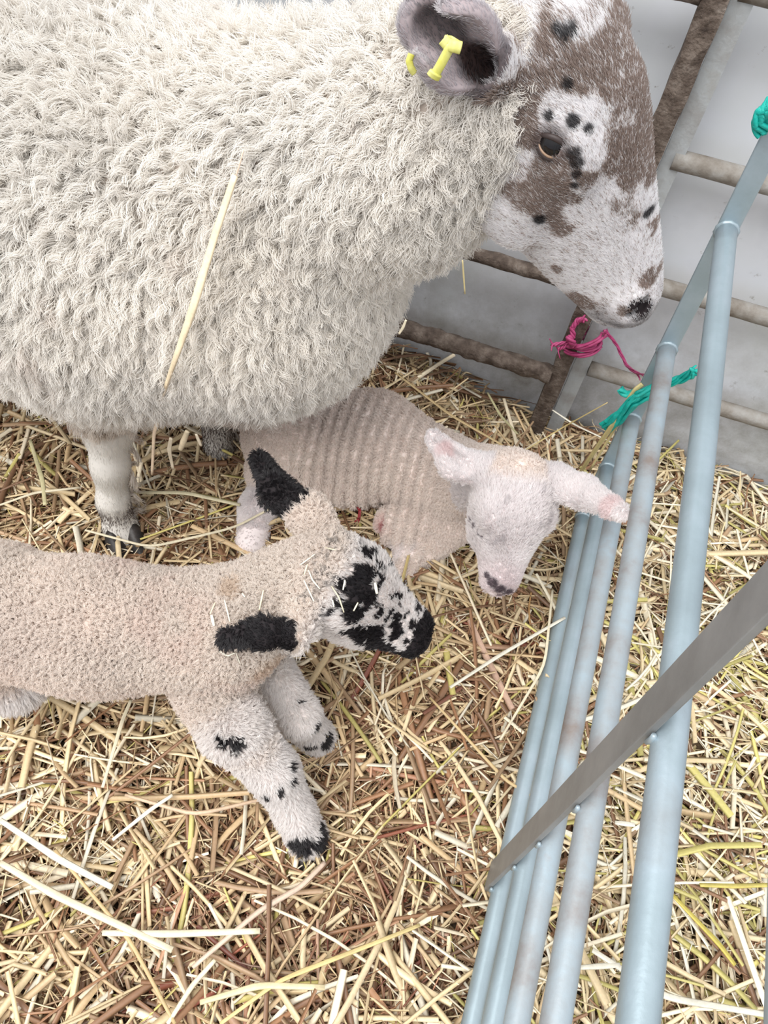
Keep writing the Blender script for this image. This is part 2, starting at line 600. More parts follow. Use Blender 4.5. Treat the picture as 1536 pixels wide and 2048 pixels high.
tw = tag(empty('baler_twine', (0.075, 1.215, 0.27)), 'pink baler twine knotted round the muddy post below the ewe\'s chin', 'twine')
c = (0.083, 1.217)
V, F = strands([ring(c, 0.030, 0.024, 0.252, 0.004), ring(c, 0.031, 0.026, 0.238, 0.010), ring(c, 0.032, 0.027, 0.262, 0.022),
                [(0.060, 1.190, 0.275), (0.052, 1.195, 0.292), (0.058, 1.20, 0.308), (0.070, 1.195, 0.318)]], 0.0034, 4, 6, 0.0026)
link('loop', mesh_np('loop', V, F), M_PINK, tw)
V, F = strands([[(0.056, 1.185, 0.270), (0.052, 1.178, 0.282), (0.060, 1.176, 0.276), (0.064, 1.184, 0.264), (0.054, 1.188, 0.262)]], 0.005, 5, 3, 0.003)
link('knot', mesh_np('knot', V, F), M_PINK, tw)
V, F = strands([[(0.058, 1.182, 0.270), (0.046, 1.178, 0.267), (0.034, 1.175, 0.262), (0.024, 1.172, 0.258)],
                [(0.058, 1.182, 0.268), (0.047, 1.176, 0.258), (0.038, 1.172, 0.252)]], 0.0020, 6, 4, 0.0022, fray=0.012)
link('frayed_end', mesh_np('frayed_end', V, F), M_PINK, tw)
V, F = strands([[(0.110, 1.205, 0.290), (0.115, 1.195, 0.303), (0.135, 1.15, 0.318), (0.155, 1.06, 0.352), (0.172, 0.957, 0.425)]], 0.0019, 7, 8, 0.0016)
link('tie_string', mesh_np('tie_string', V, F), M_PINK, tw)

tt = tag(empty('baler_twine', (0.17, 0.94, 0.40)), 'teal baler twine tied low on the galvanised hurdle over a few straw stalks', 'twine')
V, F = strands([[at(1205, 850, y=0.925), at(1232, 838, y=0.918), at(1262, 800, y=0.915), at(1290, 782, y=0.92), at(1325, 762, y=0.927)],
                [at(1215, 860, y=0.926), at(1240, 842, y=0.918), at(1270, 806, y=0.914), at(1300, 792, y=0.92), at(1328, 775, y=0.927)],
                [at(1215, 846, y=0.922), at(1245, 822, y=0.914), at(1275, 790, y=0.914), at(1310, 778, y=0.92)]], 0.0040, 8, 3, 0.0034, fray=0.004)
link('loop', mesh_np('loop', V, F), M_TEAL, tt)
V, F = strands([[at(1240, 778, y=0.95), at(1252, 790, y=0.945), at(1270, 784, y=0.95), at(1295, 776, y=0.955)]], 0.004, 9, 3, 0.003)
link('knot', mesh_np('knot', V, F), M_TEAL, tt)
V, F = strands([[at(1335, 765, y=0.95), at(1358, 757, y=0.95), at(1380, 745, y=0.947), at(1391, 737, y=0.945)],
                [at(1335, 770, y=0.95), at(1360, 762, y=0.948), at(1384, 752, y=0.946), at(1392, 745, y=0.944)]], 0.0034, 10, 3, 0.0026, fray=0.005)
link('frayed_end', mesh_np('frayed_end', V, F), M_TEAL, tt)
tt2 = tag(empty('baler_twine', (0.185, 0.945, 0.84)), 'teal baler twine at the upper end of the galvanised hurdle\'s post', 'twine')
V, F = strands([[at(1522, 268, y=0.938), at(1512, 248, y=0.935), at(1522, 225, y=0.932), at(1545, 205, y=0.935)],
                [at(1532, 262, y=0.937), at(1522, 240, y=0.934), at(1533, 218, y=0.932), at(1550, 200, y=0.935)]], 0.0042, 11, 3, 0.0036)
link('loop', mesh_np('loop', V, F), M_TEAL, tt2)
c = (0.180, 0.947)
V, F = strands([ring(c, 0.020, 0.012, 0.838, 0.004), ring(c, 0.021, 0.013, 0.846, 0.002)], 0.003, 12, 3, 0.0024)
link('knot', mesh_np('knot', V, F), M_TEAL, tt2)


# ------------------------------------------------------------------ implicit surfaces
def smin(a, b, k):
    h = np.clip(0.5 + 0.5 * (b - a) / k, 0, 1)
    return b * (1 - h) + a * h - k * h * (1 - h)


class Field:
    def __init__(s, lo, hi, h):
        s.lo = A(*lo)
        s.h = h
        s.n = np.ceil((A(*hi) - s.lo) / h).astype(int) + 1
        s.d = np.full(s.n, 1.0, np.float32)

    def region(s, lo, hi):
        a = np.maximum(np.floor((lo - s.lo) / s.h).astype(int), 0)
        b = np.minimum(np.ceil((hi - s.lo) / s.h).astype(int) + 1, s.n)
        if (b <= a).any(): return None
        sl = tuple(slice(x, y) for x, y in zip(a, b))
        g = np.stack(np.meshgrid(*[s.lo[i] + s.h * np.arange(a[i], b[i]) for i in range(3)], indexing='ij'), -1)
        return sl, g

    def put(s, lo, hi, fn, k, mode='add'):
        pad = max(k, 0.004) + 2.5 * s.h
        r = s.region(np.asarray(lo) - pad, np.asarray(hi) + pad)
        if r is None: return
        sl, g = r
        v = fn(g).astype(np.float32)
        if mode == 'add': s.d[sl] = smin(s.d[sl], v, k)
        else: s.d[sl] = -smin(-s.d[sl], v, k)

    def cone(s, a, b, ra, rb, k=0.02, ax=None, sq=1.0, mode='add'):
        """round cone; squashed by sq along the direction ax"""
        a = np.asarray(a, float)
        b = np.asarray(b, float)
        R = max(ra, rb)

        def fn(g):
            p = g
            aa, bb = a, b
            if ax is not None:
                u = unit(ax)
                f = 1 / sq - 1
                p = g - a
                p = p + (p @ u)[..., None] * u * f + a
                ab = b - a
                bb = a + ab + u * (ab @ u) * f
            d = bb - aa
            L = d @ d + 1e-12
            t = np.clip(((p - aa) @ d) / L, 0, 1)
            q = np.linalg.norm(p - (aa + t[..., None] * d), axis=-1) - (ra + (rb - ra) * t)
            return q * (sq if ax is not None and sq < 1 else 1)
        s.put(np.minimum(a, b) - R, np.maximum(a, b) + R, fn, k, mode)

    def chain(s, pts, rs, k=0.02, ax=None, sq=1.0):
        for i in range(len(pts) - 1): s.cone(pts[i], pts[i + 1], rs[i], rs[i + 1], k, ax, sq)

    def ell(s, c, r, M=None, k=0.02, mode='add'):
        """ellipsoid; rows of M are its axes"""
        c = np.asarray(c, float)
        r = np.asarray(r, float)
        M = np.eye(3) if M is None else M

        def fn(g):
            q = (g - c) @ M.T
            k0 = np.linalg.norm(q / r, axis=-1)
            k1 = np.linalg.norm(q / (r * r), axis=-1) + 1e-9
            return k0 * (k0 - 1) / k1
        s.put(c - r.max(), c + r.max(), fn, k, mode)

    def loft(s, O, M, st, k=0.02, egg=0.15):
        """st rows: n, u_top, u_bottom, half width; M rows are the n,u,w axes"""
        st = np.asarray(st, float)
        t = np.linspace(st[0, 0], st[-1, 0], 200)
        C = [np.interp(t, st[:, 0], st[:, i]) for i in (1, 2, 3)]
        for c_ in C:
            for _ in range(30): c_[1:-1] = (c_[:-2] + 2 * c_[1:-1] + c_[2:]) / 4
        O = np.asarray(O, float)

        def fn(g):
            q = (g - O) @ M.T
            n, u, w = q[..., 0], q[..., 1], q[..., 2]
            tp, bt, hw = [np.interp(n, t, c_) for c_ in C]
            cu, hu = (tp + bt) / 2, (tp - bt) / 2
            uu = (u - cu) / hu
            ww = w / (hw * (1 + egg * np.clip(uu, -1, 1)))
            f = (np.sqrt(uu ** 2 + ww ** 2) - 1) * np.minimum(hu, hw)
            return np.maximum(f, np.maximum(n - t[-1], t[0] - n))
        R = max(np.abs(st[:, 1]).max(), np.abs(st[:, 2]).max(), st[:, 3].max()) * 1.2
        ends = np.array([O + M[0] * t[0], O + M[0] * t[-1]])
        s.put(ends.min(0) - R, ends.max(0) + R, fn, k)

    def mesh(s, relax=2):
        d = s.d
        sg = d < 0
        n = np.array(d.shape) - 1
        cnt = np.zeros(n, np.int8)
        cs = [(i, j, k) for i in (0, 1) for j in (0, 1) for k in (0, 1)]
        view = lambda arr, o: arr[o[0]:o[0] + n[0], o[1]:o[1] + n[1], o[2]:o[2] + n[2]]
        for o in cs: cnt += view(sg, o)
        act = (cnt > 0) & (cnt < 8)
        I = np.argwhere(act)
        ids = -np.ones(n, np.int64)
        ids[act] = np.arange(len(I))
        acc = np.zeros((len(I), 3))
        w = np.zeros(len(I))
        for a in cs:
            for ax in range(3):
                if a[ax]: continue
                b = list(a)
                b[ax] = 1
                da = d[I[:, 0] + a[0], I[:, 1] + a[1], I[:, 2] + a[2]]
                db = d[I[:, 0] + b[0], I[:, 1] + b[1], I[:, 2] + b[2]]
                m = (da < 0) != (db < 0)
                t = np.zeros(len(I))
                t[m] = da[m] / (da[m] - db[m])
                p = np.tile(np.array(a, float), (len(I), 1))
                p[:, ax] += t
                acc[m] += p[m]
                w[m] += 1
        V = (I + acc / w[:, None]) * s.h + s.lo
        Fs = []
        for ax in range(3):
            o1, o2 = [x for x in range(3) if x != ax]
            sa = [slice(None)] * 3
            sb = [slice(None)] * 3
            sa[ax] = slice(0, -1)
            sb[ax] = slice(1, None)
            diff = sg[tuple(sa)] != sg[tuple(sb)]
            E = np.argwhere(diff)
            E = E[(E[:, o1] > 0) & (E[:, o2] > 0) & (E[:, o1] < n[o1]) & (E[:, o2] < n[o2])]
            first = sg[E[:, 0], E[:, 1], E[:, 2]]
            q = []
            for (x, y) in ((1, 1), (0, 1), (0, 0), (1, 0)):
                c_ = E.copy()
                c_[:, o1] -= x
                c_[:, o2] -= y
                q.append(ids[c_[:, 0], c_[:, 1], c_[:, 2]])
            q = np.stack(q, -1)
            flip = first if ax != 1 else ~first
            q[~flip] = q[~flip][:, ::-1]
            Fs.append(q)
        F = np.concatenate(Fs)
        F = F[(F >= 0).all(1)]
        # relax
        e = np.concatenate([F[:, [0, 1]], F[:, [1, 2]], F[:, [2, 3]], F[:, [3, 0]]])
        for _ in range(relax):
            sm = np.zeros_like(V)
            ct = np.zeros(len(V))
            for k in range(3):
                sm[:, k] = np.bincount(e[:, 0], V[e[:, 1], k], len(V)) + np.bincount(e[:, 1], V[e[:, 0], k], len(V))
            ct = np.bincount(e[:, 0], minlength=len(V)) + np.bincount(e[:, 1], minlength=len(V))
            V = V * 0.5 + 0.5 * sm / np.maximum(ct, 1)[:, None]
        return V, F


def vert_normals(V, F):
    n = np.cross(V[F[:, 2]] - V[F[:, 0]], V[F[:, 3]] - V[F[:, 1]])
    out = np.zeros_like(V)
    for k in range(3):
        for c_ in range(4): out[:, k] += np.bincount(F[:, c_], n[:, k], len(V))
    return unit(out)


def sample(V, F, NRM, density, n_max, weight=None, rg=RNG):
    """random points on a quad mesh: positions, normals"""
    ar = np.linalg.norm(np.cross(V[F[:, 2]] - V[F[:, 0]], V[F[:, 3]] - V[F[:, 1]]), axis=1) / 2
    wt = ar.copy()
    if weight is not None: wt = wt * weight[F].mean(1)
    n = int(min(n_max, wt.sum() * density))
    f = rg.choice(len(F), n, p=wt / wt.sum())
    a, b = rg.random((2, n, 1))
    q = F[f]
    P = (V[q[:, 0]] * (1 - a) + V[q[:, 1]] * a) * (1 - b) + (V[q[:, 3]] * (1 - a) + V[q[:, 2]] * a) * b
    Nn = unit((NRM[q[:, 0]] * (1 - a) + NRM[q[:, 1]] * a) * (1 - b) + (NRM[q[:, 3]] * (1 - a) + NRM[q[:, 2]] * a) * b)
    return P, Nn


def hair(name, P, R, C, mat, parent, taper=0.35):
    """P (N,K,3) strands, R (N,) radii, C (N,3) colours -> one curves object"""
    n, K, _ = P.shape
    cu = bpy.data.hair_curves.new(name)
    cu.add_curves([K] * n)
    cu.attributes['position'].data.foreach_set('vector', P.astype(np.float32).ravel())
    t = np.linspace(0, 1, K)
    rad = (R[:, None] * (1 - (1 - taper) * t[None] ** 2)).astype(np.float32)
    ra = cu.attributes.get('radius') or cu.attributes.new('radius', 'FLOAT', 'POINT')
    ra.data.foreach_set('value', rad.ravel())
    ca = cu.attributes.new('tint', 'FLOAT_COLOR', 'CURVE')
    c4 = np.ones((n, 4), np.float32)
    c4[:, :3] = np.clip(C, 0, 1)
    ca.data.foreach_set('color', c4.ravel())
    o = bpy.data.objects.new(name, cu)
    cu.materials.append(mat)
    COL.objects.link(o)
    o.parent = parent
    o.matrix_parent_inverse = Matrix.Translation(-parent.location)
    return o


def tangents(Nn, rg):
    a = unit(rg.normal(size=Nn.shape))
    t = unit(np.cross(Nn, a))
    return t, np.cross(Nn, t)


def locks(P, Nn, D, L, m, spread, conv, curl, freq, K, rg, wob=0.0):
    """m strands round every lock centre P; they converge to the lock's tip. D unit growth dir, L length per lock"""
    n = len(P)
    t1, t2 = tangents(Nn, rg)
    a = rg.random((n, m)) * 2 * math.pi
    r = np.sqrt(rg.random((n, m))) * spread
    off = t1[:, None] * (r * np.cos(a))[..., None] + t2[:, None] * (r * np.sin(a))[..., None]
    u = np.linspace(0, 1, K)[None, None, :, None]
    L = L[:, None, None, None] * (0.72 + 0.5 * rg.random((n, m, 1, 1)))
    base = P[:, None, None] + off[:, :, None] * (1 - conv * u)
    # lift first along the normal, then along D
    path = Nn[:, None, None] * (u * (1 - u) * 0.55 + 0.08 * u) + D[:, None, None] * (u ** 1.25)
    S = base + path * L
    ph = rg.random((n, 1, 1, 1)) * 6.28 + rg.random((n, m, 1, 1)) * 1.3
    S = S + (t1[:, None, None] * np.cos(ph + u * freq) + t2[:, None, None] * np.sin(ph + u * freq)) * (curl * np.sqrt(u))
    if wob: S = S + rg.normal(size=(n, m, 1, 3)) * wob * u
    return S.reshape(n * m, K, 3)


def bvh_of(V, F):
    fs = F if isinstance(F, list) else [F]
    return BVHTree.FromPolygons(V.tolist(), [p for f in fs for p in f.tolist()])


def blobs(P, lst):
    """soft union of 3-D blobs: list of (centre, radius)"""
    out = np.zeros(len(P))
    for c_, r in lst:
        d = np.linalg.norm(P - np.asarray(c_), axis=1)
        out = np.maximum(out, 1 - sstep(r * 0.65, r * 1.2, d))
    return out


def frame(nvec, uvec):
    n = unit(nvec)
    u = unit(np.asarray(uvec) - n * (np.asarray(uvec) @ n))
    w = np.cross(n, u)
    return np.array([n, u, w])
#==PART2==


# ------------------------------------------------------------------ straw
def lin(r, g, b):
    c = np.array([r, g, b], float) / 255
    return np.where(c <= 0.04045, c / 12.92, ((c + 0.055) / 1.055) ** 2.4)


PAL = np.array([lin(234, 222, 196), lin(224, 206, 170), lin(210, 190, 152), lin(190, 166, 130), lin(160, 134, 106),
                lin(190, 180, 112), lin(148, 112, 84), lin(214, 208, 190)])


def stalks(C, yaw, pitch, L, W, flat, bend, kink, K=5, seg=5, roll=None, rg=RNG):
    """straight, bent and kinked stalks -> V, F"""
    n = len(C)
    d = np.stack([np.cos(yaw) * np.cos(pitch), np.sin(yaw) * np.cos(pitch), np.sin(pitch)], -1)
    s = np.stack([-np.sin(yaw), np.cos(yaw), 0 * yaw], -1)
    u = np.cross(s, d)
    u = -u
    t = np.linspace(-0.5, 0.5, K)[None, :, None]
    P = C[:, None] + d[:, None] * t * L[:, None, None]
    P = P + s[:, None] * (bend[:, None, None] * L[:, None, None] * (0.25 - t ** 2) * 4)
    kk = np.maximum(t - rg.uniform(-0.3, 0.3, (n, 1, 1)), 0)
    P = P + s[:, None] * kink[:, None, None] * kk * L[:, None, None]
    P[:, :, 2] += (rg.normal(size=(n, 1)) * 0.03 * L[:, None]) * (0.25 - t[..., 0] ** 2) * 4
    a = np.linspace(0, 2 * math.pi, seg, endpoint=False)[None, None, :, None]
    ro = (roll if roll is not None else rg.normal(size=n) * 0.5)[:, None, None]
    s2 = s[:, None] * np.cos(ro) + u[:, None] * np.sin(ro)
    u2 = -s[:, None] * np.sin(ro) + u[:, None] * np.cos(ro)
    wv = W[:, None, None, None] * (1 - 0.25 * np.abs(t[:, :, None]) * 2 * rg.random((n, 1, 1, 1)))
    V = P[:, :, None] + wv / 2 * (np.cos(a) * s2[:, :, None] + flat[:, None, None, None] * np.sin(a) * u2[:, :, None])
    i = np.arange(n * K * seg).reshape(n, K, seg)
    F = np.stack([i[:, :-1], np.roll(i[:, :-1], -1, 2), np.roll(i[:, 1:], -1, 2), i[:, 1:]], -1).reshape(-1, 4)
    V = V.reshape(-1, 3)
    V[:, 1] = np.minimum(V[:, 1], 1.276 - 0.004 * rg.random(len(V)))
    return V, F


STAIN = [(at(400, 1890, z=.05), .13), (at(760, 1900, z=.05), .11), (at(1100, 1420, z=.05), .10), (at(1060, 1300, z=.05), .09), (at(700, 1420, z=.05), .08),
         (at(720, 1000, z=.05), .06), (at(950, 1330, z=.05), .10), (at(500, 1950, z=.05), .10), (at(1060, 1700, z=.05), .08), (at(880, 1640, z=.05), .09), (at(660, 1010, z=.05), .07)]


def straw_colour(C, depth, rg, rk=1.0):
    """depth 0 top .. 1 buried; colours of the stalks themselves: soiled below, clean on top"""
    n = len(C)
    outside = sstep(XG - 0.02, XG + 0.04, C[:, 0])
    left = sstep(-0.25, -0.6, C[:, 0]) * sstep(0.5, 0.2, C[:, 1])
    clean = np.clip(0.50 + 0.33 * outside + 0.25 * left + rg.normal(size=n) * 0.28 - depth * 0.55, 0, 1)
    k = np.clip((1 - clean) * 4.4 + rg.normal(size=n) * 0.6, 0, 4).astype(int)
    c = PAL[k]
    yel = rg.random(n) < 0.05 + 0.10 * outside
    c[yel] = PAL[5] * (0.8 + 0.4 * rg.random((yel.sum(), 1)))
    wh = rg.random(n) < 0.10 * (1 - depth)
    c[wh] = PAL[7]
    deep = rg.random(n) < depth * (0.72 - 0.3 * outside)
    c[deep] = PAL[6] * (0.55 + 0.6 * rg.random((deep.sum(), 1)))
    inside = 1 - outside
    st = blobs(C, STAIN) * inside
    red = rg.random(n) < st * (0.16 + 0.50 * depth) * rk
    c[red] = (c[red] * 0.5 + lin(150, 60, 54) * 0.5) * (0.5 + 0.6 * rg.random((red.sum(), 1)))
    tan = (0.30 * inside)[:, None]
    c = c * (1 - tan) + c * np.array([0.98, 0.88, 0.80]) * tan
    return c * (0.85 + 0.3 * rg.random((n, 1)))


def bedding(name, x0, x1, y0, y1, n_big, n_small, seed, label):
    rg = np.random.default_rng(seed)
    parts, cols = [], []
    for big, n in ((True, n_big), (False, n_small)):
        C = np.stack([rg.uniform(x0, x1, n), rg.uniform(y0, y1, n), np.zeros(n)], -1)
        depth = rg.random(n) ** 0.8
        C[:, 2] = litter_z(C[:, 0], C[:, 1]) + (1 - depth) * 0.030 - 0.012
        yaw = rg.uniform(0, math.pi * 2, n)
        if big:
            L = np.clip(rg.lognormal(-2.0, 0.45, n), 0.04, 0.32)
            W = np.clip(rg.lognormal(-5.03, 0.38, n), 0.0022, 0.0135)
            flat = np.clip(rg.normal(0.28, 0.18, n), 0.06, 0.7)
            pitch = rg.normal(size=n) * 0.11
        else:
            L = rg.uniform(0.012, 0.07, n)
            W = rg.uniform(0.0009, 0.0032, n)
            flat = np.full(n, 0.5)
            pitch = rg.normal(size=n) * 0.30
        near = sstep(1.27 - 0.06, 1.27, C[:, 1])
        yaw = np.where(rg.random(n) < near * 0.6, rg.normal(size=n) * 0.4, yaw)
        bend = rg.normal(size=n) * 0.035
        kink = np.where(rg.random(n) < 0.14, rg.normal(size=n) * 0.6, 0)
        K, seg = (5, 5) if big else (3, 4)
        V, F = stalks(C, yaw, pitch, L, W, flat, bend, kink, K, seg, rg=rg)
        V[:, 2] = np.maximum(V[:, 2], -0.075)
        parts.append((V, F))
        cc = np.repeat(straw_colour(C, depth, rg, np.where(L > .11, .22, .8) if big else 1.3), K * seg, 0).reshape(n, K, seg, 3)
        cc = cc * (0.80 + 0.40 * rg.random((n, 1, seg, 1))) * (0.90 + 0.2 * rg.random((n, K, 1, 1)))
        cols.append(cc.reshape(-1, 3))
    V, F = join(parts)
    o = link(name, mesh_np(name, V, F, np.concatenate(cols)), M_STRAW)
    tag(o, label, 'straw', kind='stuff')
    return o


bedding('straw_bedding', -1.35, XG, -0.45, 1.265, 13500, 26000, 21, 'loose tan straw bedding inside the pen, soiled and red-stained under the animals')
bedding('straw_bedding', XG, 0.95, -0.45, 1.265, 5200, 9500, 22, 'cleaner pale yellow straw outside the galvanised hurdle')


def one_straw(name, pts, w, col, label, cat='straw', group=None, flat=0.45, taper=0.6):
    """a single stalk through given points, with nodes and a split tip"""
    P = np.asarray(pts, float)
    s = np.linspace(0, len(P) - 1, 8 * (len(P) - 1) + 1)
    Q = np.stack([np.interp(s, np.arange(len(P)), P[:, k]) for k in range(3)], -1)
    for _ in range(2): Q[1:-1] = (Q[:-2] + 2 * Q[1:-1] + Q[2:]) / 4
    r = np.interp(np.linspace(0, 1, len(Q)), [0, 0.5, 1], [w / 2 * .75, w / 2, w / 2 * taper])
    r = r * (1 + 0.18 * np.exp(-((np.linspace(0, 1, len(Q)) - 0.42) / 0.015) ** 2))
    V, F = tube(Q, r, 8, True, flat=flat)
    c = np.tile(np.asarray(col, float) * .86, (len(V), 1)) * (0.85 + 0.3 * vnoise(V * A(60, 60, 60), 5))[:, None]
    st_ = np.random.default_rng(int(abs(Q[0, 0]) * 1e5)).uniform(.72, 1.12, 8)
    c[:len(Q) * 8] *= np.tile(st_, len(Q))[:, None]
    o = link(name, mesh_np(name, V, F, c), M_STRAW)
    return tag(o, label, cat, group)


def floor_straw(px, w, col, label, lift=0.045, group=None, taper=0.8):
    pts = []
    for k, (x, y) in enumerate(px):
        p = at(x, y, z=0.06)
        z = float(litter_z(p[0], p[1])) + lift
        pts.append(at(x, y, z=z))
    one_straw('straw_stalk', pts, w, col, label, group=group, taper=taper)


CREAM, GOLD, TAN, PALE = lin(238, 226, 196), lin(222, 200, 140), lin(205, 178, 130), lin(240, 234, 216)
floor_straw([(0, 1725), (110, 1790), (345, 1900)], .0105, CREAM, 'broad cream straw running down to the right in the bottom left corner')
floor_straw([(0, 1640), (120, 1720), (225, 1775)], .0095, PALE, 'pale straw with a pinkish stain, just above the broad cream one at the left edge')
floor_straw([(205, 1866), (340, 1868), (520, 1862)], .0095, CREAM, 'wide cream straw lying level near the bottom left, over the red stain')
floor_straw([(385, 1935), (520, 1820), (600, 1775), (650, 1725)], .0080, lin(226, 200, 178), 'long straw streaked with red, rising to the right at the bottom middle')
floor_straw([(335, 2048), (385, 1970), (430, 1920)], .0070, CREAM, 'short cream straw at the bottom edge, below the red-streaked one')
floor_straw([(400, 2005), (520, 1970), (650, 1975)], .0085, lin(230, 214, 172), 'gently arched yellowish straw at the bottom middle')
floor_straw([(110, 1700), (260, 1880), (350, 2048)], .0055, TAN, 'thin long tan straw crossing the bottom left from upper left to the bottom edge')
floor_straw([(440, 2048), (560, 1960), (740, 1890), (840, 1850)], .0060, GOLD, 'long golden straw curving up to the right from the bottom edge')
floor_straw([(900, 1375), (1000, 1310), (1130, 1235)], .0065, PALE, 'long pale straw slanting up to the rails from beside the spotted lamb\'s muzzle')
floor_straw([(1000, 1480), (1090, 1330), (1105, 1180)], .0050, CREAM, 'thin cream straw reaching away from the camera between the lambs and the rails')
floor_straw([(860, 1395), (1010, 1560), (1060, 1590)], .0055, TAN, 'tan straw running down to the right from under the spotted lamb\'s chin')
floor_straw([(250, 1590), (390, 1630), (560, 1590)], .0060, lin(220, 190, 160), 'thin pinkish tan straw left of the spotted lamb\'s front hoof')
floor_straw([(225, 1680), (300, 1620), (345, 1590)], .0062, PALE, 'short bright straw left of the spotted lamb\'s front leg')
floor_straw([(205, 1575), (245, 1440), (262, 1400)], .0062, CREAM, 'cream straw pointing down the photo from under the spotted lamb\'s belly')
floor_straw([(170, 1060), (300, 1095), (470, 1055), (600, 985)], .0055, CREAM, 'long curved cream straw in front of the ewe\'s hoof')
floor_straw([(260, 985), (370, 985), (480, 1010)], .0085, lin(214, 204, 170), 'greyish cream straw beside the ewe\'s foreleg, pointing to the lying lamb')
floor_straw([(0, 1010), (70, 985), (160, 975)], .0060, CREAM, 'cream straw at the left edge behind the ewe\'s foreleg')
floor_straw([(60, 880), (85, 960), (90, 1010)], .0085, lin(226, 216, 170), 'wide pale straw left of the ewe\'s foreleg, pointing at the camera')
floor_straw([(825, 1080), (800, 1180), (770, 1260)], .0060, GOLD, 'golden straw between the two lambs\' faces')
floor_straw([(1185, 1900), (1330, 1995), (1536, 2030)], .0090, PALE, 'broad pale straw outside the hurdle at the bottom right corner', lift=.05)
floor_straw([(1345, 1790), (1440, 1890), (1470, 1930)], .0075, lin(196, 180, 84), 'yellow-green bent straw outside the hurdle near the bottom right')
floor_straw([(1400, 1770), (1470, 1772), (1536, 1770)], .0070, lin(206, 190, 104), 'greenish yellow straw at the right edge outside the hurdle')
floor_straw([(1160, 1935), (1240, 1930)], .0075, PALE, 'short bright straw between the lower rails and the upper rail at the bottom', lift=.05)
floor_straw([(1230, 1645), (1270, 1650)], .0075, PALE, 'tiny bright straw seen in the gap between the two upper rails', lift=.05)
floor_straw([(790, 745), (900, 830), (1005, 890)], .0070, TAN, 'straw leaning along the foot of the wall behind the lying lamb', lift=.05)
floor_straw([(975, 785), (1000, 830), (1035, 868)], .0060, lin(214, 206, 160), 'short stiff straw sticking up against the wall behind the lying lamb', lift=.06)
one_straw('straw_stalk', [at(1035, 910, z=.07), at(1120, 858, y=1.10), at(1215, 805, y=1.08)], .0036, GOLD, 'thin straight straw slanting up from the lying lamb\'s head towards the teal twine')
one_straw('straw_stalk', [at(1105, 820, y=1.12), at(1150, 850, y=1.10), at(1235, 890, y=1.05)], .0048, PALE, 'pale straw with a split end against the wall by the hurdle\'s end post')
one_straw('straw_stalk', [at(1130, 1000, z=.07), at(1170, 930, y=0.94), at(1225, 850, y=0.915), at(1270, 780, y=.92), at(1285, 768, y=.925)], .0085, lin(214, 198, 140), 'thick straw bound under the teal twine', taper=.9)
one_straw('straw_stalk', [at(1180, 940, y=.93), at(1240, 840, y=0.925), at(1268, 790, y=.928), at(1278, 772, y=.93)], .0055, lin(224, 206, 150), 'thinner straw under the teal twine beside the thick one')
#==PART3==


# ------------------------------------------------------------------ the ewe
ewe = tag(empty('ewe', at(240, 1080, z=0.03)), 'large white-fleeced ewe with grey-brown and white face and yellow ear tag, standing over the lambs', 'sheep')
# head: n towards the nose, u out of the forehead, w towards the camera side
HY = 0.765
HO = at(1110, 60, y=HY)
HM = frame((0.505, 0.0, -0.863), (0.863, 0.0, 0.505))
H2W = lambda n, u, w: HO + HM[0] * n + HM[1] * u + HM[2] * w
HS = 0.978
hf = Field(H2W(.15, -.03, 0) - .27, H2W(.15, -.03, 0) + .27, 0.0030)
st = np.array([(-.035, .012, -.03, .022), (-.02, .032, -.055, .040), (0, .046, -.075, .050), (.03, .058, -.092, .056), (.06, .066, -.105, .058), (.10, .064, -.112, .057),
               (.14, .059, -.112, .053), (.18, .055, -.104, .046), (.22, .051, -.086, .040), (.26, .047, -.066, .036), (.29, .044, -.050, .034), (.31, .036, -.042, .030), (.322, .024, -.032, .020), (.328, .010, -.022, .010)]) * HS
hf.loft(HO, HM, st, 0.01, 0.20)
for sgn in (1, -1):
    W = lambda n, u, w: H2W(n * HS, u * HS, w * sgn * HS)
    hf.ell(W(.093, .000, .046), (.034, .024, .022), HM, 0.018)           # brow
    hf.ell(W(.115, -.045, .048), (.030, .014, .014), HM, 0.014)          # cheek bone
    hf.ell(W(.125, -.078, .040), (.055, .036, .018), HM, 0.02)           # jaw muscle
    hf.ell(W(.285, .012, .026), (.028, .022, .012), HM, 0.012)           # nostril wing
    hf.ell(W(.285, .028, .0335), (.0135, .0048, .012), frame(HM[0] * .8 - HM[1] * .55, HM[1]), 0.003, 'sub')
    hf.ell(W(.293, .016, .0345), (.011, .0042, .009), frame(HM[0] * .2 - HM[1] * .9, HM[0]), 0.003, 'sub')
    hf.cone(W(.328, -.016, .004), W(.280, -.034, .038), .0026, .0024, 0.003, mode='sub')  # mouth line
# throat and neck root
hf.cone(H2W(.05, -.06, 0), H2W(.0, -.09, 0), .060, .060, 0.03)
# near ear, cupped, opening to the camera
E0, E1, E2 = at(980, 138, y=.705), at(918, 96, y=.665), at(850, 45, y=.675)
ed = unit(E2 - E0)
efront = unit(unit(EYE - E1) + 0.15 * A(0, 0, -1))
eup = unit(np.cross(ed, efront))
EM = frame(ed, efront)
hf.cone(at(1010, 150, y=.73), E0, .026, .024, 0.015)
hf.chain([E0, E1, E2], [.018, .030, .022], 0.012, EM[1], 0.6)
hf.chain([E0 + EM[1] * .019, E1 + EM[1] * .022, E2 + EM[1] * .020], [.015, .0335, .0235], 0.004, EM[1], 0.62) if False else None
for a_, b_, ra, rb in ((E0 + ed * .008 + EM[1] * .016, E1 + EM[1] * .016, .009, .0245), (E1 + EM[1] * .016, E2 + EM[1] * .015, .0245, .0175)):
    hf.cone(a_, b_, ra, rb, 0.004, EM[1], 0.66, 'sub')
